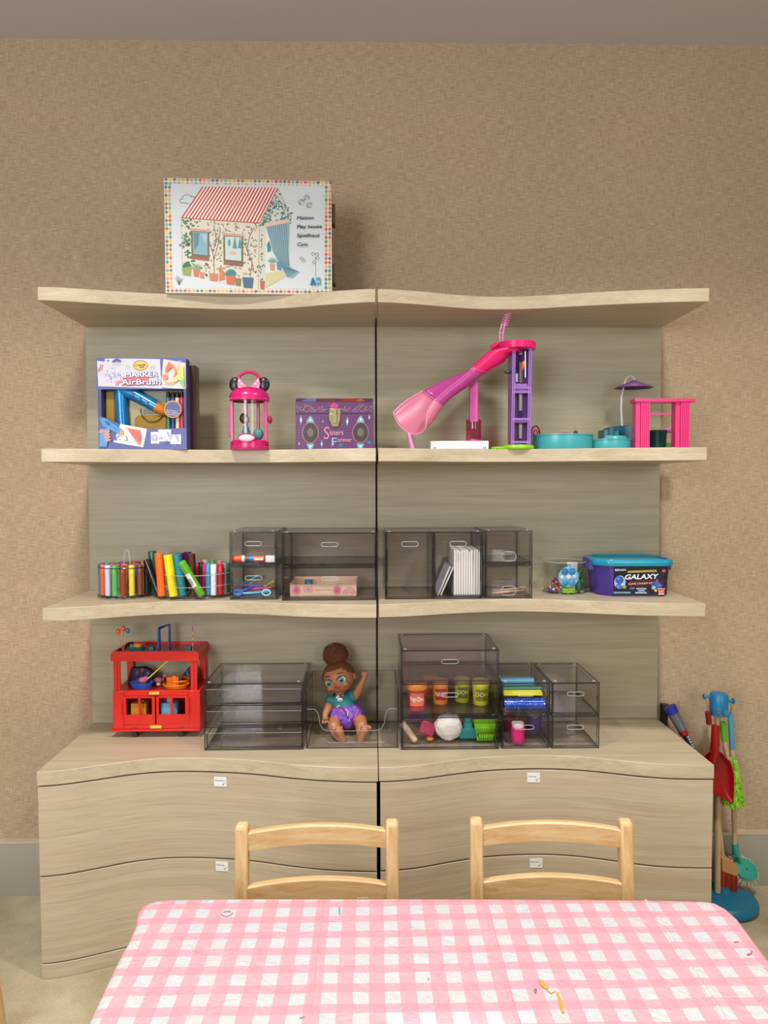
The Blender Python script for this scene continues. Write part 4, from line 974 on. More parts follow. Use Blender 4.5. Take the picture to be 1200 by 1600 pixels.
    for u in (1006, 1071): MB().cone((p(u, 620, -.24).x, .01, zt+.008), (p(u, 620, -.24).x, .01, zt+.0135), .0016, .001, HP, 8).build('peg', t)
    t = thing('toy_flamingo', 'pale pink toy flamingo on a green plastic step behind the pink frame', 'toy', (P(1052, 690, -.13).x, -.13, z2))
    PK = mat('#c078a8', .4); m = MB(); m.ball((-.006, 0, .058), (.022, .01, .009), PK).tube([(.010, 0, .058), (.016, 0, .064), (.018, 0, .052), (.014, 0, .040), (.016, 0, .03)], [.005, .004, .0035, .003, .003], PK, 8); m.build('bird_body', t)
    MB().prism([(-.024, .0), (.036, 0), (.036, .034), (.022, .034), (.022, .022), (-.024, .022)], -.004, .03, mat('#5aa838', .4), 'y').build('green_step', t, bevel=.001)
    MB().cone((0, 0, .02), (0, 0, .054), .0022, .0022, PK, 6).build('bird_leg', t)
poolset()

# ------------------------------------------------------------------ marker carousels on shelf 3
def marker(label, col, p0, p1, r, cat='marker pen', name='marker', grp=None, cap=.3, lab=None, capc=None):
    p0, p1 = Vector(p0), Vector(p1); d = p1-p0; L_ = d.length
    t = thing(name, label, cat, p0, group=grp); t.rotation_mode = 'QUATERNION'; t.rotation_quaternion = d.to_track_quat('Z', 'Y')
    m = mat(col, .28); c = mat(capc or col, .22)
    MB().lathe([(0, 0), (r*.9, 0), (r, .001), (r, L_*(1-cap))], (0, 0, 0), m, 14).build('barrel', t)
    MB().lathe([(r*1.05, L_*(1-cap)), (r*1.05, L_-.002), (r*.9, L_), (0, L_)], (0, 0, 0), c, 14).build('cap', t)
    return t
def carousel(label, cx, cy, r, h, lid):
    t = thing('marker_carousel', label, 'desk organiser', (cx, cy, ZS[2]))
    MB().lathe([(0, .003), (r-.004, .003), (r, .005), (r, .008), (0, .008)], (0, 0, 0), SMOKE, 48).build('turntable', t)
    MB().tube([((r)*math.cos(a), r*math.sin(a), .0065) for a in [2*PI*k/48 for k in range(48)]], .0016, EDGE, 6, closed=True).build('turntable_edge', t)
    MB().lathe([(r-.002, .008), (r-.001, h)], (0, 0, 0), CLEAR, 48).build('clear_wall', t)
    MB().tube([((r-.001)*math.cos(a), (r-.001)*math.sin(a), h) for a in [2*PI*k/48 for k in range(48)]], .0011, PALEB if lid else EDGE, 6, closed=True).build('wall_rim', t)
    for k in range(6):
        a = PI*k/3+.3
        if k % 2 == 0: MB().cone(((r-.01)*math.cos(a), (r-.01)*math.sin(a), 0), ((r-.01)*math.cos(a), (r-.01)*math.sin(a), .003), .006, .006, PALEB, 12).build('foot', t)
    return t
T1 = (-.692, -.128); r1 = .0775
t = carousel('clear round caddy packed with upright felt pens, leftmost on the pen shelf', T1[0], T1[1], r1, .083, False)
MB().tube([(.009, .0, .06), (.007, 0, .10), (.003, 0, .122), (-.002, 0, .126), (-.007, 0, .12), (-.009, 0, .10), (-.009, 0, .06)], .0016, PALEB, 6).build('lift_loop', t)
fr = [(142, '#23233a', 'dark navy'), (148.5, '#2c5f9a', 'mid blue'), (155.5, '#e2622a', 'orange'), (164.5, '#c9d2ea', 'pale lavender'), (173, '#4fb452', 'bright green'), (182, '#8a3a22', 'rust brown'), (194, '#e2d23a', 'yellow'), (204, '#7a4434', 'cocoa brown'), (213, '#1b1e24', 'black'), (222.5, '#1f4a7a', 'deep blue')]
for u, c, nm in fr:
    a = PI*(1.03+.94*[q_[1] for q_ in fr].index(c)/9); x = T1[0]+.0675*math.cos(a); y = T1[1]+.0675*math.sin(a)
    marker(f'{nm} felt pen in the front row of the leftmost round caddy', c, (x, y, ZS[2]+.0085), (x, y, ZS[2]+.0905), .0078, grp='felt pens in the leftmost round caddy')
for i, (c, nm) in enumerate((('#2a9ab4', 'turquoise'), ('#2f8a4a', 'leaf green'), ('#8a3a8a', 'purple'), ('#c8402a', 'red'), ('#d88a3a', 'amber'), ('#b0c83a', 'lime'), ('#2a3a6a', 'ink blue'))):
    a = PI*(1.02-.17*i); x, y = T1[0]+.06*math.cos(a), T1[1]+.06*math.sin(a)*.9+.005
    marker(f'{nm} felt pen in the back row of the leftmost round caddy', c, (x, y, ZS[2]+.0085), (x, y, ZS[2]+.089), .0078, grp='felt pens in the leftmost round caddy')
for i, (c, nm) in enumerate((('#c83a7a', 'magenta'), ('#e0743a', 'tangerine'), ('#4a4ab0', 'violet blue'))):
    marker(f'{nm} felt pen in the middle of the leftmost round caddy', c, (T1[0]-.032+i*.032, T1[1]-.022, ZS[2]+.0085), (T1[0]-.032+i*.032, T1[1]-.022, ZS[2]+.0895), .0078, grp='felt pens in the leftmost round caddy')
T2 = (-.4985, -.1335); r2 = .1005
t = carousel('clear round turntable with chunky paint markers, between the pen caddy and the drawers', T2[0], T2[1], r2, .066, True)
MB().tube([((r2-.0005)*math.cos(a), (r2-.0005)*math.sin(a), .035) for a in [2*PI*k/48 for k in range(48)]], .0008, PALEB, 6, closed=True).build('mid_ring', t)
for k in range(4):
    a = PI*k/2+.5; MB().add([(.02*math.cos(a), .02*math.sin(a), .008), ((r2-.003)*math.cos(a), (r2-.003)*math.sin(a), .008), ((r2-.003)*math.cos(a), (r2-.003)*math.sin(a), .06), (.02*math.cos(a), .02*math.sin(a), .06)], [(0, 1, 2, 3)], CLEAR).build('divider', t)
def stick(label, c, ut, vt, ub, y, r, yt=None, capc=None, cap=.3, zb=.0095):
    p1 = P(ut, vt, yt or y); p0 = Vector((P(ub, 930, y).x, y, ZS[2]+zb)); return marker(label, c, p0, p1, r, grp='chunky paint markers and pens on the turntable', capc=capc, cap=cap)
tt = ' on the round turntable'
stick('orange chunky paint marker'+tt, '#e8661e', 248, 864, 253, -.205, .0108, cap=.5)
stick('yellow chunky paint marker leaning slightly left'+tt, '#ecd81e', 262, 867, 271.5, -.211, .0115, cap=.5)
stick('teal chunky paint marker'+tt, '#1a8494', 275.5, 866, 286, -.2, .0105, cap=.5)
stick('dark green chunky paint marker behind the orange one'+tt, '#12583f', 237.5, 861, 244, -.165, .0105, cap=.5, yt=-.15)
stick('black chunky paint marker tilted out to the left'+tt, '#17161c', 229, 875, 249, -.185, .0105, yt=-.17, cap=.5)
stick('magenta chunky paint marker at the back'+tt, '#8a1c5a', 280, 864, 284, -.14, .0105, yt=-.13)
stick('dark violet chunky paint marker at the back'+tt, '#3c2250', 293, 862, 293, -.13, .0105)
stick('brown chunky paint marker'+tt, '#54261c', 298.5, 865, 302, -.165, .0108)
lm = stick('lime green marker lying aslant in front with a white barcode label'+tt, '#5fb42c', 283.5, 878, 315, -.214, .0100, yt=-.245, cap=.25, zb=.013)
# label wrapped on the lime marker
L_ = (P(283.5, 878, -.245)-Vector((P(315, 930, -.214).x, -.214, ZS[2]+.013))).length
inv = lm.matrix_basis.to_quaternion().inverted(); fd = inv @ Vector((0, -1, 0)); fa = math.atan2(fd.y, fd.x)
MB().lathe([(.0103, L_*.30), (.0103, L_*.68)], (0, 0, 0), mat('#e4e6e2', .5), 12, a0=fa-.9, a1=fa+.5).build('barcode_label', lm)
m = MB()
for k in range(3): m.lathe([(.0105, L_*.36), (.0105, L_*.55)], (0, 0, 0), mat('#3a4440', .5), 3, a0=fa-.75+k*.3, a1=fa-.62+k*.3)
m.build('barcode_print', lm)
for u, v, y, c, nm in ((306, 884, -.12, '#c83a2a', 'thin red pen behind the brown marker'), (314.5, 878, -.16, '#241a22', 'thin black pen'), (320, 880, -.175, '#b02060', 'thin magenta pen'), (325.5, 880, -.19, '#3a8ab0', 'thin sky blue pen'), (333.5, 881.5, -.195, '#e2e6ee', 'thin white pen'), (344.5, 881, -.185, '#b81e2e', 'thin crimson pen'), (350.5, 880, -.168, '#8a8e92', 'thin grey pen'), (355, 879, -.148, '#1f7a6a', 'thin green teal pen'),
                        (310, 876, -.09, '#b06a9a', 'thin mauve pen'), (320, 875, -.08, '#c8b8a0', 'thin cream pen'), (332, 874, -.1, '#4a9a5a', 'thin mint pen at the back'), (343, 876, -.11, '#d86a8a', 'thin rose pen at the back')):
    stick(nm+tt, c, u, v, u, y, .0075)

# ------------------------------------------------------------------ things inside the acrylic drawers on shelf 3
ZD = .0062
def at(u, v, y, dz=0): p = P(u, v, y); p.z += dz; return p
# orange glue stick and white reflection block in the upper small drawer
zu = ZS[2]+.0914+ZD
g = thing('glue_stick', 'orange glue stick with a blue and white label lying in the upper small drawer', 'glue stick', (P(363, 872, -.195).x, -.195, zu+.0095))
for a, b, c, nm, r in ((0, .026, '#e8601e', 'cap', .0093), (.026, .034, '#efe9e2', 'collar', .009), (.034, .046, '#5a5a44', 'label_band', .0088), (.046, .058, '#3f7ac8', 'blue_band', .0088), (.058, .086, '#e8601e', 'barrel', .009)):
    MB().cone((a, 0, 0), (b, 0, 0), r, r, mat(c, .3), 16).build(nm, g)
MB().box(.060, .084, -.0094, -.0088, -.003, .003, mat('#f0e8e0', .5)).build('white_print', g)
tag(B(-.013, .013, -.006, .006, 0, .018, mat('#e4eef4', .35)).build('window_reflection', loc=(P(422, 870, -.2).x, -.195, zu), bevel=.002), 'white block built as a reflection of the window, beside the orange glue stick', 'window_reflection')  # window reflection on the drawer front, built as a white block
zl = ZS[2]+ZD; rnd = random.Random(11)
pens = [('#6ab8d8', 'sky blue', 364, 422, .004, .006), ('#3a62c0', 'royal blue', 366, 396, .004, .016), ('#d85a9a', 'pink', 380, 426, .012, .012), ('#b8c828', 'yellow green', 410, 430, .024, .026), ('#7ac8d8', 'aqua', 392, 424, .005, .005), ('#8a6ac0', 'lilac', 372, 420, .02, .008), ('#3a9ab0', 'petrol', 370, 406, .014, .034)]
for i, (c, nm, ua, ub, za, zb_) in enumerate(pens):
    y = -.195+i*.019; a = P(ua, 925, y); b = P(ub, 925, y)
    marker(f'{nm} slim plastic pen in the tangle inside the lower small drawer', c, (a.x+.004, y-.006, zl+.004+za*.6), (b.x-.004, y+.01, zl+.004+zb_), .0035, grp='pastel pens in the lower small drawer')
for i, (u, c, nm) in enumerate(((372, '#3a6ad0', 'blue'), (416, '#9adfe6', 'pale aqua'))):
    o = MB().tube([(.011*math.cos(q), .0, .011+.0075*math.sin(q)) for q in [k*PI/9 for k in range(18)]], .0022, mat(c, .3), 8, closed=True).build('plastic_ring', loc=(P(u, 925, -.207).x, -.207, zl))
    tag(o, f'{nm} plastic scissor ring in the lower small drawer', 'ring')
# wooden stamp tray
W0 = P(505, 927, -.2); t = thing('wooden_tray', 'pale wooden tray printed with pink flowers in the wide drawer', 'tray', (W0.x, -.2, zl))
w = P(557, 925, -.2).x-P(453, 925, -.2).x; h = .031
B(-w/2, w/2, 0, .004, .0005, h, PLY).build('front_side', t); B(-w/2, w/2, .12, .124, .0005, h+.006, PLY).build('back_side', t)
for s in (-1, 1): B(s*w/2-.002-.002*s, s*w/2+.002-.002*s, .004, .12, .0005, h+.003, PLY).build('end_side', t)
B(-w/2+.004, w/2-.004, .004, .12, .0005, .004, PLY).build('tray_base', t); B(-w/2+.05, -w/2+.053, .004, .12, .004, h, PLY).build('divider', t); B(-w/2+.053, w/2-.004, .06, .063, .004, h, PLY).build('divider', t)
q = Print([(490, 487), (998, 487), (998, 570), (490, 570)], -w/2, w/2, 0, h)
pk = '#c0507c'
for cx_, r_ in ((540, 36), (850, 34)):
    for k in range(9): q.leaf(cx_, 528, r_, 7, k*2*PI/9, pk)
    q.arc(cx_, 528, r_*.9, r_*.95, 0, 6.28, 4, pk, 16)
for cx_ in (612, 648): q.arc(cx_, 522, 17, 22, 0, 6.28, 4, pk, 10).arc(cx_, 522, 8, 10, 0, 6.28, 4, pk, 8)
for k in range(3): q.arc(945, 560, 46-k*14, 48-k*15, PI, 2*PI, 6, pk, 12)
q.text('Mama and Papa', 682, 530, 13, '#b04a70', w=122, shear=.3); q.build('pink_print', t)
for x, c, nm in ((-.042, '#1f6a8a', 'dark blue'),):
    tag(MB().cone((0, 0, 0), (0, 0, .034), .011, .011, mat(c, .5), 14).build('ribbon_roll', loc=(W0.x+x, -.165, zl+.0045)), 'dark blue ribbon roll standing in the wooden tray', 'ribbon roll')
tag(MB().tube([(0, 0, 0), (.002, .006, 0)], .012, mat('#7f9ad0', .3), 20).tube([(0, -.001, 0), (0, .0, 0)], .006, mat('#4a5a8a', .3), 14).build('tape_roll', loc=(P(531, 905, -.19).x, -.19, zl+.020)), 'light blue tape roll standing in the wooden tray', 'tape roll')
for i, x in enumerate((.02, .03)):
    tag(MB().cone((-.035, 0, 0), (.045, 0, 0), .004, .004, PLY, 8).build('wooden_rod', loc=(W0.x-.0, -.145+i*.012, zl+.0095)), ('front' if i == 0 else 'rear')+' of two thin wooden rods lying in the stamp tray', 'rod')
# booklets
bk0 = Z3 = ZS[2]+ZD
def booklet(label, x, y, w, d, h, tilt, i):
    t = thing('booklet', label, 'booklet', (x, y, bk0), (0, tilt, 0), 'white booklets in the tall acrylic box')
    B(0, .0008, 0, d, 0, h, mat('#c2c8d0', .35)).build('cover', t); B(.0008, w-.0008, .0012, d-.001, .001, h-.001, mat('#e6e2da', .8)).build('pages', t); B(w-.0008, w, 0, d, 0, h, mat('#c9cdd2', .35)).build('cover', t)
xa = P(709, 925, -.195).x; xb = P(750, 925, -.195).x; n = 11
for i in range(n):
    w_ = (xb-xa)/n; k = rnd.uniform(-.0015, .0015)
    booklet(('leftmost' if i == 0 else 'rightmost' if i == n-1 else f'upright, {["second","third","fourth","fifth","sixth","seventh","eighth","ninth","tenth"][i-1]} from the left')+' white booklet of the standing row in the tall acrylic box', xa+i*w_, -.197+k, w_-.0006, .14, .122-(.004 if i % 4 == 2 else 0)+k, .012 if i > 7 else 0, i)
booklet('white booklet leaning against the standing row in the tall acrylic box', P(683.5, 925, -.195).x, -.197, .0035, .12, .085, .40, 0)
booklet('white booklet leaning to the right at the left end of the tall acrylic box row', P(687, 925, -.195).x+.001, -.197, .0035, .12, .083, .42, 0)
for i, (ua, ub, y) in enumerate(((766, 800, -.19), (780, 822, -.175), (770, 812, -.155), (790, 825, -.14))):
    a, b = P(ua, 925, y).x, P(ub, 925, y).x
    tag(MB().cone((0, 0, .0035), (b-a-.012, .01, .005+.002*i), .0026, .0026, PLY, 8).build('wooden_stick', loc=(a+.006, y, ZS[2]+ZD)), ('front', 'second', 'third', 'rear')[i]+' of the thin wooden sticks lying in the small right drawer', 'stick')

# ------------------------------------------------------------------ clear cup with beads, popper toy, green bear
cxp = P(882, 925, -.115).x; CP = (cxp, -.115)
t = thing('clear_round_tub', 'clear round tub of beads and small toys left of the purple bucket', 'tub', (CP[0], CP[1], ZS[2]))
MB().lathe([(0, .0025), (.057, .0025), (.0585, .006), (.0585, .088), (.0575, .088), (.057, .0035), (0, .0035)], (0, 0, 0), CLEAR, 48).build('clear_body', t)
for z, m_ in ((.088, PALEB), (.0045, EDGE)): MB().tube([(.0585*math.cos(a), .0585*math.sin(a), z) for a in [2*PI*k/48 for k in range(48)]], .0011, m_, 6, closed=True).build('rim', t)
for a in (-2.25, -.35, 2.0): MB().add([(0, 0, .004), (.057*math.cos(a), .057*math.sin(a), .004), (.057*math.cos(a), .057*math.sin(a), .082), (0, 0, .082)], [(0, 1, 2, 3)], CLEAR).build('divider', t)
bm = MB(); cols = ['#c8302a', '#e0782a', '#2a3a7a', '#7a2a6a', '#2a7a8a', '#5a1c24', '#3a2a8a', '#2f6a3a', '#d84a5a', '#e8e0d8']
for k in range(90):
    h = rnd.random()**1.4*.034; R_ = .017*(1-h/.045); a = rnd.uniform(0, 6.28); rr = R_*math.sqrt(rnd.random())
    bm.ball((-.034+rr*math.cos(a), -.022+rr*math.sin(a), .008+h), .0036, mat(rnd.choice(cols), .25), 8, 5)
o = bm.build('bead', loc=(CP[0], CP[1], ZS[2])); o['kind'] = 'stuff'; tag(o, 'small heap of mixed coloured beads in the clear round tub', 'beads')
pc = P(889, 902, -.16); t = thing('popper_toy', 'round blue popper bubble toy standing in the clear round tub', 'toy', (pc.x, -.155, ZS[2]+.0035))
zc_ = pc.z-ZS[2]-.0035
MB().cone((0, .003, zc_), (0, -.003, zc_), .0285, .0285, mat('#78b4d8', .25), 32).build('disc', t, bevel=.002)
for x, z, r_, c in ((-.011, .0155, .0095, '#1f7ab8'), (.009, .0155, .0100, '#2a86c4'), (-.019, -.001, .006, '#c8d8dc'), (0, 0, .0075, '#d0d8dc'), (.016, .001, .007, '#a8d4ec'), (-.009, -.0155, .0085, '#2a8ac4'), (.009, -.0155, .009, '#3a94cc')):
    MB().ball((x, -.003, zc_+z), (r_, .004, r_), mat(c, .25), 14, 8).build('bubble', t)
MB().tube([(.004*math.cos(a), 0, zc_+.0315+.004*math.sin(a)) for a in [k*PI/6 for k in range(12)]], .0014, mat('#1f7ab8', .3), 6, closed=True).build('hang_loop', t)
MB().prism(rrect(-.018, .018, -.007, .012, .004), 0, .013, mat('#78b81e', .35)).build('green_foot', t)
gb = MB(); GN = mat('#1f6a3a', .35); gb.ball((0, 0, .018), (.011, .008, .018), GN).ball((0, 0, .046), (.009, .008, .010), GN).ball((-.010, 0, .028), (.005, .005, .009), GN).ball((.010, 0, .028), (.005, .005, .009), GN).ball((-.006, 0, .056), .004, GN).ball((.006, 0, .056), .004, GN)
tag(gb.build('toy_bear', loc=(P(905, 915, -.135).x, -.13, ZS[2]+.0035)), 'dark green jelly bear figure standing in the clear round tub', 'toy')
tag(MB().box(-.015, .015, 0, .002, 0, .078, mat('#c4ccd4', .5)).build('instruction_card', loc=(P(894, 915, -.09).x, -.09, ZS[2]+.0035)), 'small white card standing at the back of the clear round tub', 'card')

# ------------------------------------------------------------------ purple bucket with turquoise lid
def bucket():
    x0, x1 = P(938, 905, -.214).x, P(1052, 905, -.214).x; cx = (x0+x1)/2
    t = thing('slime_kit_bucket', 'purple bucket with turquoise lid and a galaxy slime label, right end of the pen shelf', 'bucket', (cx, -.1335, ZS[2]), (0, 0, math.radians(-1.5)))
    PU = mat('#43308c', .35); TQ = mat('#1591ae', .25); w = x1-x0
    rows = []; cc = .034
    def octo(hw, hd, z):
        pts = [(-hw+cc, -hd), (hw-cc*.55, -hd), (hw, -hd+cc*.55), (hw, hd-cc), (hw-cc, hd), (-hw+cc, hd), (-hw, hd-cc), (-hw, -hd+cc)]
        out = []
        for i, q_ in enumerate(pts):
            a, b = Vector(pts[i-1]), Vector(pts[(i+1) % 8]); v = Vector(q_)
            for k in range(4):
                s = k/3; e0 = v+(a-v).normalized()*.008; e1 = v+(b-v).normalized()*.008
                pt = e0*(1-s)**2+v*2*s*(1-s)+e1*s*s; out.append((pt.x, pt.y, z))
        return out
    rows = [octo(.091, .068, .0005), octo(.092, .069, .003), octo(.1015, .075, .084)]
    m = MB(); m.sheet(rows, PU, closed=True); m.add(rows[0], [tuple(range(len(rows[0])))], PU); m.build('bucket_body', t, sharp=50)
    rows = [octo(.1055, .079, .083), octo(.107, .0805, .085), octo(.107, .0805, .097), octo(.105, .0785, .1005), octo(.101, .0745, .1005), octo(.098, .0715, .095), octo(.09, .065, .0945)]
    m = MB(); m.sheet(rows, TQ, closed=True); m.add(rows[-1], [tuple(range(len(rows[0])-1, -1, -1))], TQ); m.build('lid', t, sharp=50)
    for s, nm in ((-1, 'catch'), (1, 'catch')): MB().prism(rrect(s*.1055-.007, s*.1055+.0075, -.035, .035, .003), .068, .099, PU).build('side_catch', t, bevel=.002)
    q = Print([(0, 0), (100, 0), (100, 62), (0, 62)], -.055, .033, .072, .0945)
    q.poly([(8, 8), (92, 8), (92, 54), (8, 54)], '#1a6a86').ell(30, 30, 16, 12, '#3a3a7a').ell(66, 32, 18, 10, '#7a5a8a'); q.build('lid_print', t, (0, -.0, .0955), (math.radians(-90), 0, 0)) if 0 else None
    # label on the front face
    lw0, lw1 = -.058, .0875
    q = Print([(285, 205), (1012, 205), (1005, 580), (285, 580)], lw0, lw1, .004, .082)
    q.wrap = lambda p_: (p_[0], p_[1]-.0692-(p_[2]-.004)*.0745+.0000, p_[2])
    q.poly([(285, 205), (1012, 205), (1005, 580), (285, 580)], '#120e1c'); q.L()
    q.poly([(440, 400), (980, 370), (960, 470), (500, 480)], '#3c1026').ell(860, 320, 90, 60, '#24123a').poly([(500, 390), (960, 380), (900, 430), (480, 440)], '#4a1430'); q.L()
    rr = random.Random(2)
    for k in range(40): q.ell(rr.uniform(450, 1000), rr.uniform(215, 570), 2.5, 2.5, '#b8a8d8', 5)
    q.text('BENAN', 304, 262, 26, '#dcdcea', w=140, off=.02).poly([(470, 262), (858, 248), (860, 274), (474, 288)], '#b0a44a'); q.L()
    q.text('CREATE YOUR OWN GALAXY SLIME', 484, 282, 14, '#2a2412', w=366, rot=-.035).ell(955, 262, 28, 24, '#a02848'); q.L().text('AGES 6+', 936, 268, 10, '#f0d8dc', w=40)
    for off, c in ((.07, '#3c3c5c'), (.03, '#e6e8ee')):
        q.text('GALAXY', 432, 372, 62, c, w=436, off=off, shear=.25, rot=-.02); q.L()
    q.text('SLIME CHARM KIT', 484, 446, 26, '#e8b8a0', w=335, off=.02, rot=-.04)
    q.ell(368, 410, 76, 88, '#9ac0e0', 22); q.L().ell(362, 380, 56, 52, '#2a5aa8', 20).ell(365, 460, 52, 38, '#4a6ac8', 18).ell(432, 470, 22, 24, '#7ab83a'); q.L().ell(345, 362, 20, 14, '#5a90d8').ell(400, 440, 14, 12, '#e0e4f0').ell(345, 472, 12, 10, '#c87ab0')
    q.poly([(280, 530), (515, 530), (520, 562), (285, 562)], '#2a6a80').poly([(590, 485), (722, 485), (722, 503), (590, 503)], '#9fb4cc').poly([(612, 512), (704, 512), (704, 528), (612, 528)], '#9fb4cc').poly([(574, 538), (730, 538), (730, 558), (574, 558)], '#9fb4cc').poly([(500, 478), (568, 478), (568, 502), (500, 502)], '#5a6a9a')
    q.L().text('GLOW IN THE DARK', 296, 554, 16, '#bfe0ea', w=212)
    q.ell(860, 455, 76, 52, '#24509a', 18); q.L().ell(820, 482, 28, 26, '#8ab8d8').ell(890, 450, 34, 18, '#4a78c8').ell(850, 520, 20, 16, '#b8c83a').ell(858, 400, 22, 34, '#6a5a8a')
    q.rect(880, 490, 965, 576, '#b83a44'); q.L().text('FUN!', 888, 550, 34, '#f4e4e0', w=70).poly([(872, 490), (975, 490), (975, 500), (872, 500)], '#e4b4b0').rect(885, 560, 960, 572, '#f0dcd8')
    q.build('printed_label', t)
bucket()

# ------------------------------------------------------------------ red toy bus on the cabinet
def bus():
    yf = -.150; L0 = Vector((P(245, 1140, yf).x, yf, ZC)); p = lambda u, v, y=yf: P(u, v, y)-L0
    t = thing('toy_bus', 'red double-deck toy bus with blue roof handle, left end of the cabinet', 'toy', L0)
    X = lambda c: p(150+c/6.316, 1100).x
    Zz = lambda c: p(245, 970+c/6.316).z
    RE = mat('#cf1f12', .3); RD = mat('#a3140e', .35); YE = mat('#e8b84a', .4); BK = mat('#17171a', .5); D = .115
    zb, z1, z2, zr, zt = Zz(1080), Zz(690), Zz(690), Zz(395), Zz(298)
    xl, xr = X(168), X(1025)
    # lower body: side, back, floor, front pillars round two doors
    m = MB(); m.box(xl, xl+.004, .003, D, zb, z1, RE).box(xr-.004, xr, .003, D, zb, z1, RE).box(xl+.004, xr-.004, D-.003, D, zb, z1-.03, RE).box(xl, xr, 0, D, zb-.0, zb+.006, RE)
    m.box(xl, X(275), 0, .005, zb, z1, RE).box(X(915), xr, 0, .005, zb, z1, RE).box(X(275), X(915), 0, .005, Zz(742), z1, RE).box(X(275), X(915), 0, .005, zb, Zz(1020), RE)
    m.build('bus_body', t, bevel=.0012)
    MB().box(X(140), X(1028), -.005, D, zb-.002, zb+.004, RE).build('skirt', t, bevel=.001)
    B(xl+.004, xr-.004, .005, D-.003, z1-.004, z1, RD).build('upper_deck', t)
    for (a, b, w0, w1, w2, w3) in ((275, 583, 298, 418, 440, 552), (596, 915, 620, 735, 757, 880)):
        m = MB(); y0, y1 = -.0015, .0025; ztop, zlo, zw0, zw1 = Zz(745), Zz(1018), Zz(925), Zz(762)
        m.box(X(a), X(w0), y0, y1, zlo, ztop, RE).box(X(w1), X(w2), y0, y1, zlo, ztop, RE).box(X(w3), X(b), y0, y1, zlo, ztop, RE)
        for c, d in ((w0, w1), (w2, w3)): m.box(X(c), X(d), y0, y1, zlo, zw0, RE).box(X(c), X(d), y0, y1, zw1, ztop, RE)
        m.build('door', t, bevel=.0004)
    for c0, c1, zc0, zc1 in ((248, 268, 930, 795), (915, 935, 930, 765)): MB().cone((X((c0+c1)/2), -.002, Zz(zc0)), (X((c0+c1)/2), -.002, Zz(zc1)), .0014, .0014, RE, 8).build('door_hinge', t)
    for c0, c1, a, b in ((532, 632, 722, 698), (535, 650, 1056, 1030)): B(X(c0), X(c1), -.0065, -.0005, Zz(a), Zz(b), YE).build('yellow_latch', t, bevel=.0008)
    # posts and roof
    for c0, c1 in ((175, 243), (935, 1000)):
        B(X(c0), X(c1), .001, .007, z1, zr+.003, RE).build('window_post', t, bevel=.001); B(X(c0), X(c1), D-.007, D-.001, z1, zr+.003, RE).build('window_post', t, bevel=.001)
    B(X(212), X(218), -.0004, .001, z1, zr, RD).build('post_groove', t); B(X(968), X(974), -.0004, .001, z1, zr, RD).build('post_groove', t)
    B(xr-.004, xr, .012, D-.01, z1, zr-.0, RE).build('end_window_bar', t) if 0 else None
    a, b = X(155), X(1022); r = .011
    prof = [(a, zr), (a, zt-r)]+[(a+r-r*math.cos(k*PI/10), zt-r+r*math.sin(k*PI/10)) for k in range(1, 6)]+[(b-r+r*math.sin(k*PI/10), zt-r+r*math.cos(k*PI/10)) for k in range(0, 5)]+[(b, zt-r), (b, zr)]
    th = .003; inner = [(x+(th if x < 0 else -th), z) for x, z in ((a, zr), (a, zt-r-.002), (b, zt-r-.002), (b, zr))]
    m = MB(); m.prism(prof, -.003, .0005, RE, 'y').prism(prof, D+.0, D+.004, RE, 'y')
    out = prof; inn = [(x*(1-.022), z-.0028 if z > zr+.002 else z) for x, z in prof]
    n = len(out)
    for ys in ((.0005, D),):
        vs = [(x, ys[0], z) for x, z in out]+[(x, ys[1], z) for x, z in out]
        # ends of the roof only (open tray in the middle)
        m.add(vs, [(i, i+1, n+i+1, n+i) for i in list(range(0, 6))+list(range(n-6, n-1))], RE)
    m.box(a+.004, b-.004, .0005, D, zt-.011, zt-.009, RD); m.build('roof_tray', t)
    for c in (370, 830):
        x = X(c); MB().cone((x, .004, .0075), (x, .012, .0075), .0075, .0075, BK, 20).build('wheel', t); MB().cone((x, D-.012, .0075), (x, D-.004, .0075), .0075, .0075, BK, 20).build('wheel', t)
        MB().tube([(x+.012*math.cos(q), -.0008, zb+.002+.007*math.sin(q)) for q in [PI*k/10 for k in range(11)]], .0008, RD, 6).build('wheel_arch', t)
    # blue handle
    BL = mat('#1c4fb0', .35); hx0, hx1 = X(575), X(668); zh = Zz(88)
    m = MB(); yq = .035
    m.box(hx0, hx0+.006, yq, yq+.014, zt-.009, zh-.004, BL).box(hx1-.004, hx1+.0, yq+.03, yq+.042, zt-.009, zh, BL)
    m.add([(hx0, yq, zh-.008), (hx0+.006, yq, zh-.008), (hx0+.006, yq+.014, zh-.002), (hx0, yq+.014, zh-.002), (hx1-.004, yq+.03, zh), (hx1, yq+.03, zh), (hx1, yq+.042, zh+.001), (hx1-.004, yq+.042, zh+.001)],
          [(0, 1, 5, 4), (1, 2, 6, 5), (2, 3, 7, 6), (3, 0, 4, 7), (0, 3, 2, 1), (4, 5, 6, 7)], BL)
    m.build('carry_handle', t, bevel=.0008)
    # load: things riding in the bus
    def T(name, label, cat, c, v, y, z=None):
        q = Vector((p(150+c/6.316, 1100, yf+y).x, y, Zz(v) if z is None else z)); return thing(name, label, cat, L0+q)
    dk = z1+.0003
    g = T('toy_boat', 'blue toy boat dish on the upper deck of the red bus', 'toy', 455, 0, .028, dk)
    MB().lathe([(0, 0), (.012, .0), (.0165, .012), (.0155, .012), (.011, .0015), (0, .0015)], (0, 0, 0), mat('#2c58b8', .3), 24, sx=1.25).build('dish', g); g.scale = (1.65, 1.3, 1.45)
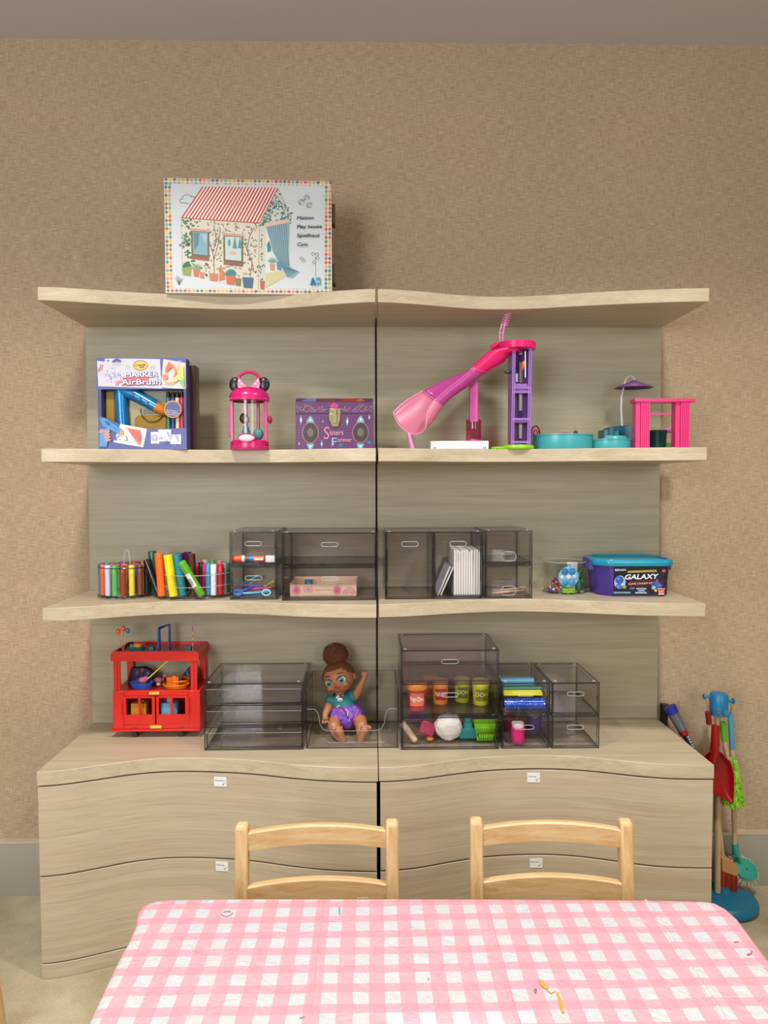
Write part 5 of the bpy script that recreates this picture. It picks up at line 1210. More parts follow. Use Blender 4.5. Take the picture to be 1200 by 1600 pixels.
    o = MB().ball((0, 0, 0), (.013, .009, .009), mat('#d0709c', .4)).ball((.009, -.003, .006), (.006, .006, .006), mat('#d0709c', .4)).build('pink_figure', loc=L0+Vector((X(435), .028, dk+.022))); tag(o, 'small pink rubber lump sitting in the blue toy boat', 'toy')
    a_, b_ = Vector((X(485), .02, Zz(598))), Vector((X(705), .012, Zz(402)))
    tag(MB().cone((0, 0, 0), b_-a_, .0018, .0018, mat('#ecd24a', .4), 8).build('yellow_stick', loc=L0+a_), 'yellow stick rising aslant from the blue toy boat', 'stick')
    g = T('toy_pan', 'orange toy frying pan dish at the right of the upper deck', 'toy', 795, 0, .032, dk+.0003); g.scale = (1.75, 1.45, 1.5)
    OG = mat('#e8791a', .3)
    MB().lathe([(0, 0), (.017, 0), (.0205, .007), (.0195, .008), (.016, .0015), (0, .0015)], (0, 0, 0), OG, 28, sx=1.05).build('pan', g)
    MB().box(-.006, .001, -.004, .004, .001, .022, OG).box(-.015, -.005, -.003, .006, .001, .019, OG).box(.001, .004, -.003, .0, .001, .02, OG).build('cabin', g, bevel=.001)
    MB().lathe([(.018, .011), (.019, .013), (.0185, .015)], (.002, .004, 0), mat('#d86a14', .3), 24).build('raised_rim', g)
    g = T('toy_scooter', 'dusty pink toy piece between blue boat and orange pan', 'toy', 640, 0, .045, dk); g.scale = (1.6, 1.4, 1.5)
    DP = mat('#b0606c', .4); MB().ball((-.004, 0, .011), (.008, .005, .006), DP).ball((.008, 0, .020), (.005, .003, .004), DP).cone((.004, 0, .010), (.008, 0, .022), .0013, .0013, DP, 6).ball((-.003, -.003, .004), (.004, .003, .003), mat('#d0a8b0', .4)).build('pink_body', g)
    NV = mat('#241c5a', .35)
    for nm, c0, c1, v0, v1, lab, lean in (('toy_cape', 255, 525, 655, 420, 'dark purple toy figure clothes on the left of the upper deck', -.3), ('toy_umbrella', 775, 930, 640, 410, 'dark blue rounded toy leaning at the right of the upper deck', .3)):
        x0, x1 = X(c0), X(c1); g = thing(nm, lab, 'toy', L0+Vector(((x0+x1)/2, .07, dk)))
        w_ = (x1-x0)/2
        if nm == 'toy_cape':
            m = MB(); m.prism([(-w_, 0), (w_*.9, 0), (w_*.95, .012), (w_*.5, .030), (w_*.1, .037), (-w_*.3, .036), (-w_*.75, .037), (-w_*.9, .02)], -.008, .012, mat('#1a1238', .5), 'y'); m.build('dark_cloth', g, bevel=.002); g.scale = (1.15, 1, 1.3)
            for a, z_, c in ((-.35, .024, '#5a2a70'), (.0, .030, '#7a3020'), (.35, .022, '#6a4a86'), (.55, .012, '#3a2a8a')): MB().ball((w_*a, -.009, z_), (.0045, .002, .007), mat(c, .4), 10, 7).build('coloured_patch', g)
        else:
            m = MB(); m.prism([(-w_, .002), (w_, .0), (w_*.95, .02), (w_*.4, .036), (w_*.05, .036), (-w_*.5, .024)], -.004, .016, NV, 'y'); m.build('blue_shell', g, bevel=.002); g.scale = (1.15, 1, 1.3)
            MB().tube([(-w_*.2, -.005, .028), (-w_*.1, -.0055, .022), (w_*.15, -.0055, .016)], .0016, mat('#8a90b8', .3), 6).build('pale_stripe', g)
    lo = zb+.0065
    for c, w_, h_, col, lab in ((395, .0215, .0155, '#c8861e', 'mustard yellow toy crate behind the left bus door'), (695, .023, .0160, '#68a4cc', 'pale blue toy tub behind the right bus door')):
        g = thing('toy_crate' if c < 500 else 'toy_tub', lab, 'toy', L0+Vector((X(c), .03, lo))); hh = Zz(835)-lo
        MB().prism(rrect(-w_, w_, -.012, .014, .002 if c < 500 else .006), 0, hh, mat(col, .4)).build('box_body', g, bevel=.001)
        if c < 500: MB().tube([(.008+.005*math.cos(q), 0, hh+.005*math.sin(q)) for q in [PI*k/8 for k in range(9)]], .0009, mat('#c8861e', .4), 6).build('wire_handle', g)
        else: MB().box(-.006, .008, -.004, .006, hh, hh+.017, mat('#8a9aa4', .4)).build('grey_spout', g)
    tag(B(-.005, .005, -.006, .006, 0, .0145*1.05, mat('#e0c05a', .4)).build('yellow_block', loc=L0+Vector((X(462), .012, lo))), 'light yellow block beside the mustard crate in the bus', 'block')
    tag(MB().prism(rrect(-.0055, .0055, -.006, .006, .002), 0, .0135, mat('#5a9ac8', .4)).build('blue_block', loc=L0+Vector((X(530), .022, lo))), 'sky blue block behind the centre of the bus doors', 'block')
    # roof cargo
    zq = zt-.009; g = thing('toy_balloons', 'orange and blue toy balloons on sticks at the left of the bus roof', 'toy', L0+Vector((X(238), .03, zq)))
    for x, v, c in ((192, 127, '#e0602a'), (242, 97, '#e0602a'), (288, 118, '#2f86a0')):
        q = Vector((X(x)-X(238), 0, Zz(v)-zq)); MB().ball(tuple(q), (.0066, .0045, .0080), mat(c, .35), 14, 9).build('balloon', g); MB().cone((0, 0, 0), tuple(q-Vector((0, 0, .005))), .0008, .0008, mat('#d87a5a', .4), 6).build('balloon_stick', g)
    MB().cone((0, 0, -.0), (0, 0, .004), .008, .004, RD, 12).build('balloon_base', g)
    g = thing('toy_tray', 'green toy dish with an orange fruit and a dark bottle on the bus roof', 'toy', L0+Vector((X(365), .04, zq))); g.scale = (1.5, 1.3, 1.4)
    MB().lathe([(0, 0), (.011, 0), (.016, .009), (.015, .009), (.010, .0015), (0, .0015)], (0, 0, 0), mat('#2a7a78', .4), 20, sx=1.1).build('dish', g)
    MB().ball((.002, -.002, .011), (.0085, .006, .005), mat('#d8923a', .4)).build('orange_fruit', g); MB().cone((-.010, 0, .006), (-.009, 0, .014), .005, .003, mat('#2a8a7a', .4), 10).build('green_jar', g); MB().ball((-.010, 0, .0165), (.004, .003, .0025), BK, 10, 6).build('dark_lid', g)
    for c, lab in ((515, 'teal toy seat block left of the blue handle on the bus roof'), (890, 'teal toy seat block near the striped candle on the bus roof')):
        tag(B(-.0065, .0065, -.008, .01, 0, .0125, mat('#1f7a86', .4)).build('teal_block', loc=L0+Vector((X(c), .04, zq)), bevel=.001), lab, 'block')
    g = thing('toy_candle', 'thin striped pink and yellow toy candle upright on the bus roof', 'toy', L0+Vector((X(935), .03, zq))); hh = Zz(72)-zq
    for k in range(8): MB().cone((0, 0, hh*k/9), (0, 0, hh*(k+1)/9), .0013, .0013, mat(('#e8c83a', '#c04a9a')[k % 2], .4), 8, caps=True).build('stripe', g)
    MB().cone((0, 0, hh*8/9), (0, 0, hh), .0022, .0001, mat('#c84a8a', .4), 8).build('candle_flame', g)
bus()

# ------------------------------------------------------------------ drawer contents on the cabinet
ZD2 = ZC+.0066
def pot(label, u, z, y, r, h, body, lidc, lab=None, txt=None, lidup=True, taper=.94):
    x = P(u, 1100, y).x; t = thing('dough_pot', label, 'dough pot', (x, y, z), group='dough pots in the middle drawer')
    MB().lathe([(0, 0), (r*taper*.94, 0), (r*taper, .002), (r, h*.80)], (0, 0, 0), mat(body, .35), 24).build('pot_body', t)
    MB().lathe([(r*1.06, h*.78), (r*1.06, h-.002), (r, h), (0, h)], (0, 0, 0), mat(lidc, .35), 24).build('pot_lid', t)
    if lab: MB().lathe([(r*.985, h*.2), (r*1.01, h*.68)], (0, 0, 0), mat(lab, .4), 14, a0=-PI/2-.75, a1=-PI/2+.75).build('pot_label', t)
    if txt:
        q = Print([(0, 0), (100, 0), (100, 40), (0, 40)], -r*.8, r*.8, h*.28, h*.62); q.wrap = lambda p_: (r*1.03*math.sin(p_[0]/r), -r*1.03*math.cos(p_[0]/r)-.0004, p_[2])
        q.text(txt[0], 4, 28, 20, txt[1], w=90, off=.02, rot=txt[2] if len(txt) > 2 else 0); q.build('label_print', t)
    return t
zm = ZC+.0888+.0066
pot('tall pot of red dough with an orange lid in the middle drawer', 651, zm, -.212, .0265, .071, '#c0384a', '#e08a2a', '#e07a5a', ('Play-Doh', '#f4ece0', 0))
pot('amber pot with a red oval label in the middle drawer', 688, zm+.0, -.165, .0215, .065, '#d8882c', '#d88a30', '#a01c1c', ('PLAY-DOH', '#f0e4d4'))
pot('amber pot half hidden behind the tall red dough pot', 672, zm, -.105, .021, .065, '#d8a04a', '#d8a04a', '#c87a2a')
pot('olive green pot in the middle of the middle drawer', 722, zm, -.150, .021, .065, '#a0a828', '#b0b43a', '#4a5a20', ('DOH', '#c8cc6a'))
pot('yellow green pot at the right of the middle drawer', 751, zm, -.175, .0225, .0665, '#c4c42a', '#ccce3a', '#6a7020', ('DOH', '#dcd87a'))
pot('dim green pot far back at the right of the middle drawer', 771, zm, -.11, .019, .06, '#8a9a3a', '#8a9a3a')
zb_ = ZD2
g = thing('toy_rolling_pin', 'pale wooden toy rolling pin leaning at the left of the bottom drawer', 'rolling pin', (P(646, 1158, -.222).x, -.222, zb_+.012), (math.radians(-8), math.radians(-38), 0))
MB().cone((0, 0, -.006), (0, 0, .05), .0085, .0085, PLY, 16).build('roller', g); MB().cone((0, 0, -.011), (0, 0, -.006), .006, .0085, PLY, 16).build('pin_end', g)
o = MB().tube([(.011*math.cos(a), 0, .011*math.sin(a)) for a in [k*PI/8 for k in range(16)]], .0042, mat('#8a2aa0', .35), 8, closed=True).build('cookie_cutter', loc=(P(648, 1128, -.19).x, -.185, zb_+.058), rot=(.3, 0, .2)); tag(o, 'purple ring shaped dough cutter high in the bottom drawer', 'cutter')
o = MB().tube([(.010*math.cos(a), 0, .009*math.sin(a)) for a in [k*PI/8 for k in range(16)]], .004, mat('#3a7ac0', .35), 8, closed=True).build('cookie_cutter', loc=(P(660, 1125, -.17).x, -.165, zb_+.060), rot=(.3, 0, -.2)); tag(o, 'blue ring shaped dough cutter beside the purple one', 'cutter')
o = MB().box(-.021, .021, -.006, .012, -.0, .036, mat('#a82858', .35)).build('dough_mould', loc=(P(664, 1158, -.2).x, -.205, zb_+.014), rot=(-.15, math.radians(22), 0), bevel=.004); tag(o, 'magenta square dough mould tilted in the bottom drawer', 'mould')
o = MB().box(-.010, .012, -.004, .008, 0, .034, mat('#b02a4a', .35)).build('dough_mould', loc=(P(681, 1150, -.17).x, -.17, zb_+.02), rot=(0, math.radians(14), 0), bevel=.003); tag(o, 'narrow crimson dough mould behind the magenta one', 'mould')
tag(MB().ball((0, 0, 0), (.010, .008, .005), mat('#e08a2a', .4)).build('dough_lump', loc=(P(672, 1162, -.215).x, -.213, zb_+.006)), 'orange dough lump under the magenta mould', 'dough')
m = MB(); m.ball((0, 0, 0), (.036, .028, .036), mat('#eceae4', .55), 36, 24, fn=lambda d: 1+.13*noise.noise(d*3.3)+.05*noise.noise(d*9)); o = m.build('crumpled_cloth', loc=(P(700, 1142, -.2).x, -.205, zb_+.036)); tag(o, 'white crumpled ball of cloth in the middle of the bottom drawer', 'cloth')
g = thing('toy_sink', 'teal toy tray with a round knob in the bottom drawer', 'toy', (P(731, 1155, -.2).x, -.2, zb_))
TL = mat('#1f8a86', .35); m = MB(); m.add([(x*s, y*s, z) for z, s in ((.004, .85), (.032, 1.1)) for x, y in ((-.026, -.012), (.026, -.012), (.026, .02), (-.026, .02))], [(0, 1, 5, 4), (1, 2, 6, 5), (2, 3, 7, 6), (3, 0, 4, 7), (3, 2, 1, 0), (4, 5, 6, 7)], TL); m.build('tray_body', g, bevel=.001)
MB().cone((0, 0, .032), (0, 0, .048), .013, .012, TL, 18).cone((0, 0, .048), (0, 0, .056), .007, .009, TL, 18).build('knob', g); B(.02, .034, -.01, .01, .028, .034, TL).build('lip', g)
g = thing('toy_basket', 'lime green toy berry basket with slots in the bottom drawer', 'basket', (P(757, 1152, -.215).x, -.212, zb_+.004))
LM = mat('#7cc81e', .35); m = MB(); w0, w1 = .0205, .027
for k in range(7):
    a, b = -1+2*k/7, -1+2*(k+.62)/7
    m.add([(a*w0, -.012, 0), (b*w0, -.012, 0), (b*w0*1.1, -.0135, .018), (a*w0*1.1, -.0135, .018)], [(0, 1, 2, 3)], LM)
m.add([(-w0*1.1, -.0135, .018), (w0*1.1, -.0135, .018), (w1, -.016, .044), (-w1, -.016, .044)], [(0, 1, 2, 3)], LM).add([(-w0, .014, 0), (w0, .014, 0), (w1, .022, .044), (-w1, .022, .044)], [(3, 2, 1, 0)], LM)
for s in (-1, 1): m.add([(s*w0, -.012, 0), (s*w0, .014, 0), (s*w1, .022, .044), (s*w1, -.016, .044)], [(0, 1, 2, 3)], LM)
m.add([(-w0, -.012, 0), (w0, -.012, 0), (w0, .014, 0), (-w0, .014, 0)], [(0, 1, 2, 3)], LM); m.build('basket_body', g, solid=.0014)
MB().tube([(-w1, -.017, .044), (w1, -.017, .044), (w1, .023, .044), (-w1, .023, .044)], .0018, LM, 6, closed=True).build('basket_rim', g)
# small drawers J
xj = .3905; zj = ZC+.0888+.0066
def roll(label, y, z, r, c, x0=-.054, x1=.054, nm='paper_roll'):
    o = MB().cone((x0, 0, 0), (x1, 0, 0), r, r, c, 18).build(nm, loc=(xj, y, z)); tag(o, label, 'roll'); return o
roll('glittery blue roll lying at the front of the stuffed small drawer', -.232, zj+.0165, .0155, glitter('#0c4cb8'))
roll('light blue roll at the top of the stuffed small drawer', -.185, zj+.062, .0125, mat('#3a92b8', .35), x1=.036)
roll('dark green roll under the light blue roll in the small drawer', -.200, zj+.046, .0095, mat('#14603a', .4))
roll('mauve roll deep in the stuffed small drawer', -.17, zj+.033, .010, mat('#7a5a78', .4))
o = B(-.054, .052, -.002, .03, 0, .0012, mat('#dcd63a', .4)).build('yellow_sheet', loc=(xj, -.228, zj+.0385), rot=(.35, 0, 0)); tag(o, 'yellow foam sheet above the glittery blue roll', 'sheet')
for u, y, r, h, c, l, lab in ((809, -.232, .0185, .056, '#d02a78', '#e8d8dc', 'hot pink pot with white lid at the front of the lower small drawer'), (834, -.16, .021, .062, '#4a2a78', '#c8c4d0', 'dark purple pot behind and right of the hot pink pot'), (795, -.13, .018, .06, '#8a1c58', '#8a1c58', 'dark magenta pot in the back left of the lower small drawer')):
    g = thing('paint_pot', lab, 'pot', (P(u, 1150, y).x, y, ZC+.0066))
    MB().lathe([(0, 0), (r*.7, 0), (r*.92, .006), (r, .014), (r, h*.74), (r*.85, h*.8)], (0, 0, 0), mat(c, .3), 22).build('pot_body', g); MB().lathe([(r*.85, h*.78), (r*.88, h*.8), (r*.88, h-.001), (r*.8, h), (0, h)], (0, 0, 0), mat(l, .35), 22).build('pot_lid', g)

# ------------------------------------------------------------------ doll in the open bin
def doll():
    L0 = Vector((P(541, 1130, -.13).x, -.13, ZC+.0036)); p = lambda u, v, y: P(u, v, y)-L0
    t = thing('baby_doll', 'brown skinned baby doll with curly topknot, teal shirt and purple skirt, one arm raised', 'doll', L0)
    SK = mat('#ad7350', .45); m = MB()
    def limb(pts, n=14):
        m.tube([p(*q[:3]) for q in pts], [q[3] for q in pts], SK, n)
        for q in (pts[0], pts[-1]): m.ball(p(*q[:3]), q[3], SK, 14, 9)
    limb([(543, 1126, -.122, .026), (540, 1112, -.118, .027), (536, 1098, -.112, .026), (533, 1088, -.110, .020), (531, 1080, -.107, .013)])
    limb([(551, 1091, -.112, .014), (556, 1086, -.118, .0125), (561, 1077, -.122, .0115), (566, 1066, -.125, .0085), (569, 1059, -.126, .0072)])
    limb([(519, 1093, -.112, .014), (515, 1101, -.120, .0125), (512, 1108, -.132, .0115), (509, 1114, -.142, .0095), (508, 1119, -.149, .0080)])
    limb([(530, 1126, -.128, .020), (523, 1129, -.150, .0195), (522, 1136, -.170, .0180), (526, 1146, -.186, .0145), (532, 1154, -.197, .0105)])
    limb([(558, 1125, -.128, .020), (563, 1127, -.150, .0190), (565, 1135, -.170, .0175), (565, 1146, -.186, .0145), (564, 1154, -.197, .0105)])
    for hx_, hv, tx, tv in ((535.5, 1157.5, 529.5, 1142), (563.5, 1157, 569.5, 1140)):      # feet with five toes
        a, b = p(hx_, hv, -.200), p(tx, tv, -.203)
        m.tube([a, (a+b)/2, b], [.0095, .0108, .0125], SK, 12); m.ball(a, .0095, SK, 12, 8); m.ball(b, .0125, SK, 12, 8)
        d = (b-a).normalized(); s = Vector((d.z, 0, -d.x))
        for k, r_ in enumerate((.0048, .0038, .0035, .0033, .0030)):
            sg = 1 if hx_ < 550 else -1; c = b+d*.0125+s*sg*(k-2)*.0058-d*abs(k-1)*.0014+Vector((0, -.004, 0)); m.ball(c, (r_, r_*1.1, r_*1.2), SK, 10, 7)
    for (hu, hv, hy, dirs, th) in ((570, 1055.5, -.127, [(-.35, 1), (-.12, 1.15), (.12, 1.1), (.32, .95)], (-.95, .35)), (507.5, 1122, -.153, [(-.30, -1), (-.05, -1.1), (.22, -1.05), (.45, -.85)], (.95, -.2))):
        c = p(hu, hv, hy); m.ball(c, (.0075, .0055, .008), SK, 12, 8)
        for k, (dx, dz) in enumerate(dirs):
            b0 = c+Vector(((k-1.5)*.0036, 0, .004*dz)); b1 = b0+Vector((dx*.005, -.001, dz*.006)); b2 = b1+Vector((dx*.002, -.004, dz*.003)); m.tube([b0, b1, b2], [.0021, .0020, .0015], SK, 8); m.ball(b2, .0015, SK, 8, 6)
        b0 = c+Vector((th[0]*.006, -.001, th[1]*.002)); b1 = b0+Vector((th[0]*.004, -.003, th[1]*.004+.002)); m.tube([b0, b1], [.0024, .0019], SK, 8); m.ball(b1, .0019, SK, 8, 6)
    # head
    hc = p(529, 1057.5, -.103); R = Matrix.Rotation(math.radians(-19), 3, 'Y') @ Matrix.Rotation(math.radians(-12), 3, 'Z') @ Matrix.Rotation(math.radians(-4), 3, 'X')
    hr = (.0455, .042, .0425)
    def hf(d):
        g = 1.0
        if d.z < 0: g += .05*math.exp(-((d.z+.45)/.3)**2)*(abs(d.x)**.5)
        g += .05*math.exp(-((d.z+.9)/.2)**2)*(1 if d.y < 0 else 0)
        return g
    X = Matrix.Translation(hc) @ R.to_4x4()
    def surf(x, z, o=0.0):
        y = -hr[1]*math.sqrt(max(0, 1-(x/hr[0])**2-(z/hr[2])**2)); return Vector((x, y-o, z))
    m.X = X; m.ball((0, 0, 0), hr, SK, 36, 26, fn=hf)
    m.ball((0, -.0415, -.0085), (.0038, .004, .0032), SK).ball((.0, -.0395, -.018), (.0085, .005, .005), SK)
    for s in (-1, 1): m.ball((s*.023, -.0285, -.018), (.011, .010, .010), SK).ball((s*.0455, .002, -.010), (.005, .007, .010), SK)
    m.X = None
    body = m.build('body', t, fix=False)
    q = body.modifiers.new('r', 'REMESH'); q.mode = 'VOXEL'; q.voxel_size = .0011; q.use_smooth_shade = True
    q = body.modifiers.new('s', 'SMOOTH'); q.iterations = 3; q.factor = .5
    HX = lambda mb: setattr(mb, 'X', X) or mb
    for s in (-1, 1):
        c = surf(s*.0185, -.003, -.0022); a = -s*.25*0
        e = HX(MB()).ball(c, (.0118, .0045, .0102), mat('#e9e6e0', .2), 20, 14).build('eye', t)
        HX(MB()).ball(c+Vector((0, -.0026, -.0006)), (.0088, .0030, .0088), mat('#2f9a8e', .15), 20, 12).build('iris', e); HX(MB()).ball(c+Vector((0, -.0038, -.0002)), (.0056, .0024, .0058), mat('#0d1c24', .1), 16, 10).build('pupil', e)
        HX(MB()).ball(c+Vector((-.0022, -.0058, .0026)), (.0015, .0008, .0015), mat('#f4f8f8', .1), 8, 6).build('glint', e)
        HX(MB()).tube([surf(s*.0185+x, -.003+.0108*math.sqrt(max(0, 1-(x/.0128)**2))-.0005, .0016) for x in (-.0125, -.010, -.005, 0, .005, .010, .0125)], [.0004, .001, .0013, .0014, .0013, .001, .0004], mat('#1c1210', .5), 6).build('eyelash_line', t)
        HX(MB()).tube([surf(s*.0185+x, .0165-abs(x+s*.002)*.25, .0006) for x in (-.010, -.005, 0, .005, .010)], [.0004, .0011, .0013, .0011, .0004], mat('#3c2218', .6), 6).build('eyebrow', t)
    HX(MB()).ball(surf(0, -.0185, .0058), (.0060, .0024, .0038), mat('#a83a3c', .3), 14, 10).ball(surf(0, -.0185, .0078), (.0030, .0010, .0015), mat('#5a1418', .4), 10, 8).build('lips', t)
    for s in (-1, 1): HX(MB()).ball(surf(s*.029, -.0165, -.0010), (.0075, .0022, .0055), mat('#b06a58', .5), 14, 10).build('cheek_blush', t) if 0 else None
    # hair cap
    HA = hairmat(); n, k = 40, 28; vs = []; fs = []
    for i in range(k+1):
        for j in range(n):
            th = PI*i/k; a = 2*PI*j/n; d = Vector((math.sin(th)*math.cos(a), math.sin(th)*math.sin(a), math.cos(th))); vs.append((d.x*hr[0]*1.045, d.y*hr[1]*1.05+.0005, d.z*hr[2]*1.05))
    def keep(d): return d.z > .60+.10*abs(d.x)**2 - max(0, abs(d.x)-.55)*1.5 if d.y < 0 else d.z > -.55
    for i in range(k):
        for j in range(n):
            th = PI*(i+.5)/k; a = 2*PI*(j+.5)/n; d = Vector((math.sin(th)*math.cos(a), math.sin(th)*math.sin(a), math.cos(th)))
            if keep(d): fs.append((i*n+j, (i+1)*n+j, (i+1)*n+(j+1) % n, i*n+(j+1) % n))
    HX(MB()).add(vs, fs, HA).build('scalp_hair', t, solid=.0015)
    bc = p(524, 1023, -.092); b = MB().ball(bc, (.034, .030, .031), HA, 48, 30, fn=lambda d: 1+.10*noise.noise(d*4)+.07*noise.noise(d*11))
    b.tube([bc+Vector((.002, 0, -.014)), hc+R@Vector((-.004, 0, .040))], [.026, .022], HA, 20)
    rr = random.Random(4)
    for _ in range(170):
        d = Vector((rr.gauss(0, 1), rr.gauss(0, 1)-.4, rr.gauss(0, 1))).normalized(); c = bc+Vector((d.x*.033, d.y*.029, d.z*.031)); u_ = d.orthogonal().normalized(); w_ = d.cross(u_); ph = rr.uniform(0, 6.28); r_ = rr.uniform(.004, .008)
        b.tube([c+(u_*math.cos(ph+q*.7)+w_*math.sin(ph+q*.7))*r_+d*(.0006*q) for q in range(7)], .0008, HA, 4)
    b.build('hair_topknot', t)['kind'] = 'stuff'
    # clothes
    TE = mat('#237f88', .7, bump=.2); PUR = mat('#7d4fc0', .55, bump=.2); PD = mat('#5a2f96', .6)
    m = MB(); rows = []
    for (u, v, y, rx, ry) in ((530.5, 1083, -.108, .018, .016), (533, 1086, -.110, .031, .024), (534.5, 1090, -.111, .0345, .0290), (536.5, 1098, -.114, .0320, .0305), (538.5, 1104, -.116, .0325, .0315)):
        c = p(u, v, y); rows.append([tuple(c+Vector((rx*math.cos(a), ry*math.sin(a), .004*math.cos(a)))) for a in [2*PI*k/28 for k in range(28)]])
    m.sheet(rows, TE, closed=True).build('shirt', t, solid=.002)
    for pts in ([(549, 1089, -.112, .0170), (556, 1087, -.117, .0155)], [(520, 1091, -.112, .0170), (515, 1099.5, -.119, .0155)]):
        MB().tube([p(*q[:3]) for q in pts], [q[3] for q in pts], TE, 18, caps=False).build('sleeve', t, solid=.0015)
    pn = MB(); c = p(531, 1091, -.1445); CRM = mat('#e6dfc8', .5)
    pn.ball(c+Vector((.0, 0, -.002)), (.0075, .0008, .0038), CRM).ball(c+Vector((-.008, 0, .003)), (.003, .0008, .003), CRM).ball(c+Vector((-.004, 0, .006)), (.004, .001, .003), mat('#e09ac0', .5)).ball(c+Vector((.008, 0, .008)), (.004, .001, .0025), mat('#c8643a', .5))
    for x in (-.005, -.001, .003, .007): pn.cone(c+Vector((x, 0, -.009)), c+Vector((x, 0, -.003)), .0011, .0013, CRM, 6)
    pn.build('pony_print', t)
    rows = []
    for (u, v, y, rx, ry, wv) in ((538, 1099, -.115, .0315, .0305, 0), (539.5, 1106, -.118, .040, .0340, .001), (540.5, 1112, -.121, .0455, .037, .002), (541, 1117, -.124, .048, .038, .0035)):
        c = p(u, v, y); rows.append([tuple(c+Vector(((rx+wv*math.sin(9*a))*math.cos(a), (ry+wv*math.sin(9*a))*math.sin(a), .004*math.cos(a)))) for a in [2*PI*k/54 for k in range(54)]])
    sk = MB().sheet(rows, PUR, closed=True).build('skirt', t, solid=.0018)
    m = MB(); m.ball(p(542, 1120, -.132), (.030, .030, .030), PUR, 28, 18).tube([p(541, 1126, -.150), p(543, 1136, -.152)], [.022, .013], PUR, 18); m.build('pants', t)
    for pts, c, r_ in (([(524, 1110), (529, 1106), (536, 1108), (541, 1114), (543, 1122)], '#4a2290', .0014), ([(526, 1108), (530, 1104)], '#e8b070', .0024), ([(540, 1108), (544, 1112), (543, 1118)], '#e0cc5a', .0018), ([(530, 1113), (535, 1111), (537, 1115)], '#d85aa8', .0030), ([(560, 1112), (556, 1120), (552, 1127)], '#e05a9a', .0016), ([(552, 1106), (556, 1108)], '#b0a04a', .0018), ([(546, 1124), (545, 1131)], '#e6c27a', .0016), ([(524, 1120), (529, 1128), (533, 1134)], '#e8c86a', .0010)):
        MB().tube([p(u, v, -.1685 if v < 1112 else -.1655) + Vector((0, abs(u-541)*.00045*abs(u-541)/8, 0)) for u, v in pts], r_, mat(c, .5), 6, flat=1).build('swirl_print', sk)
doll()

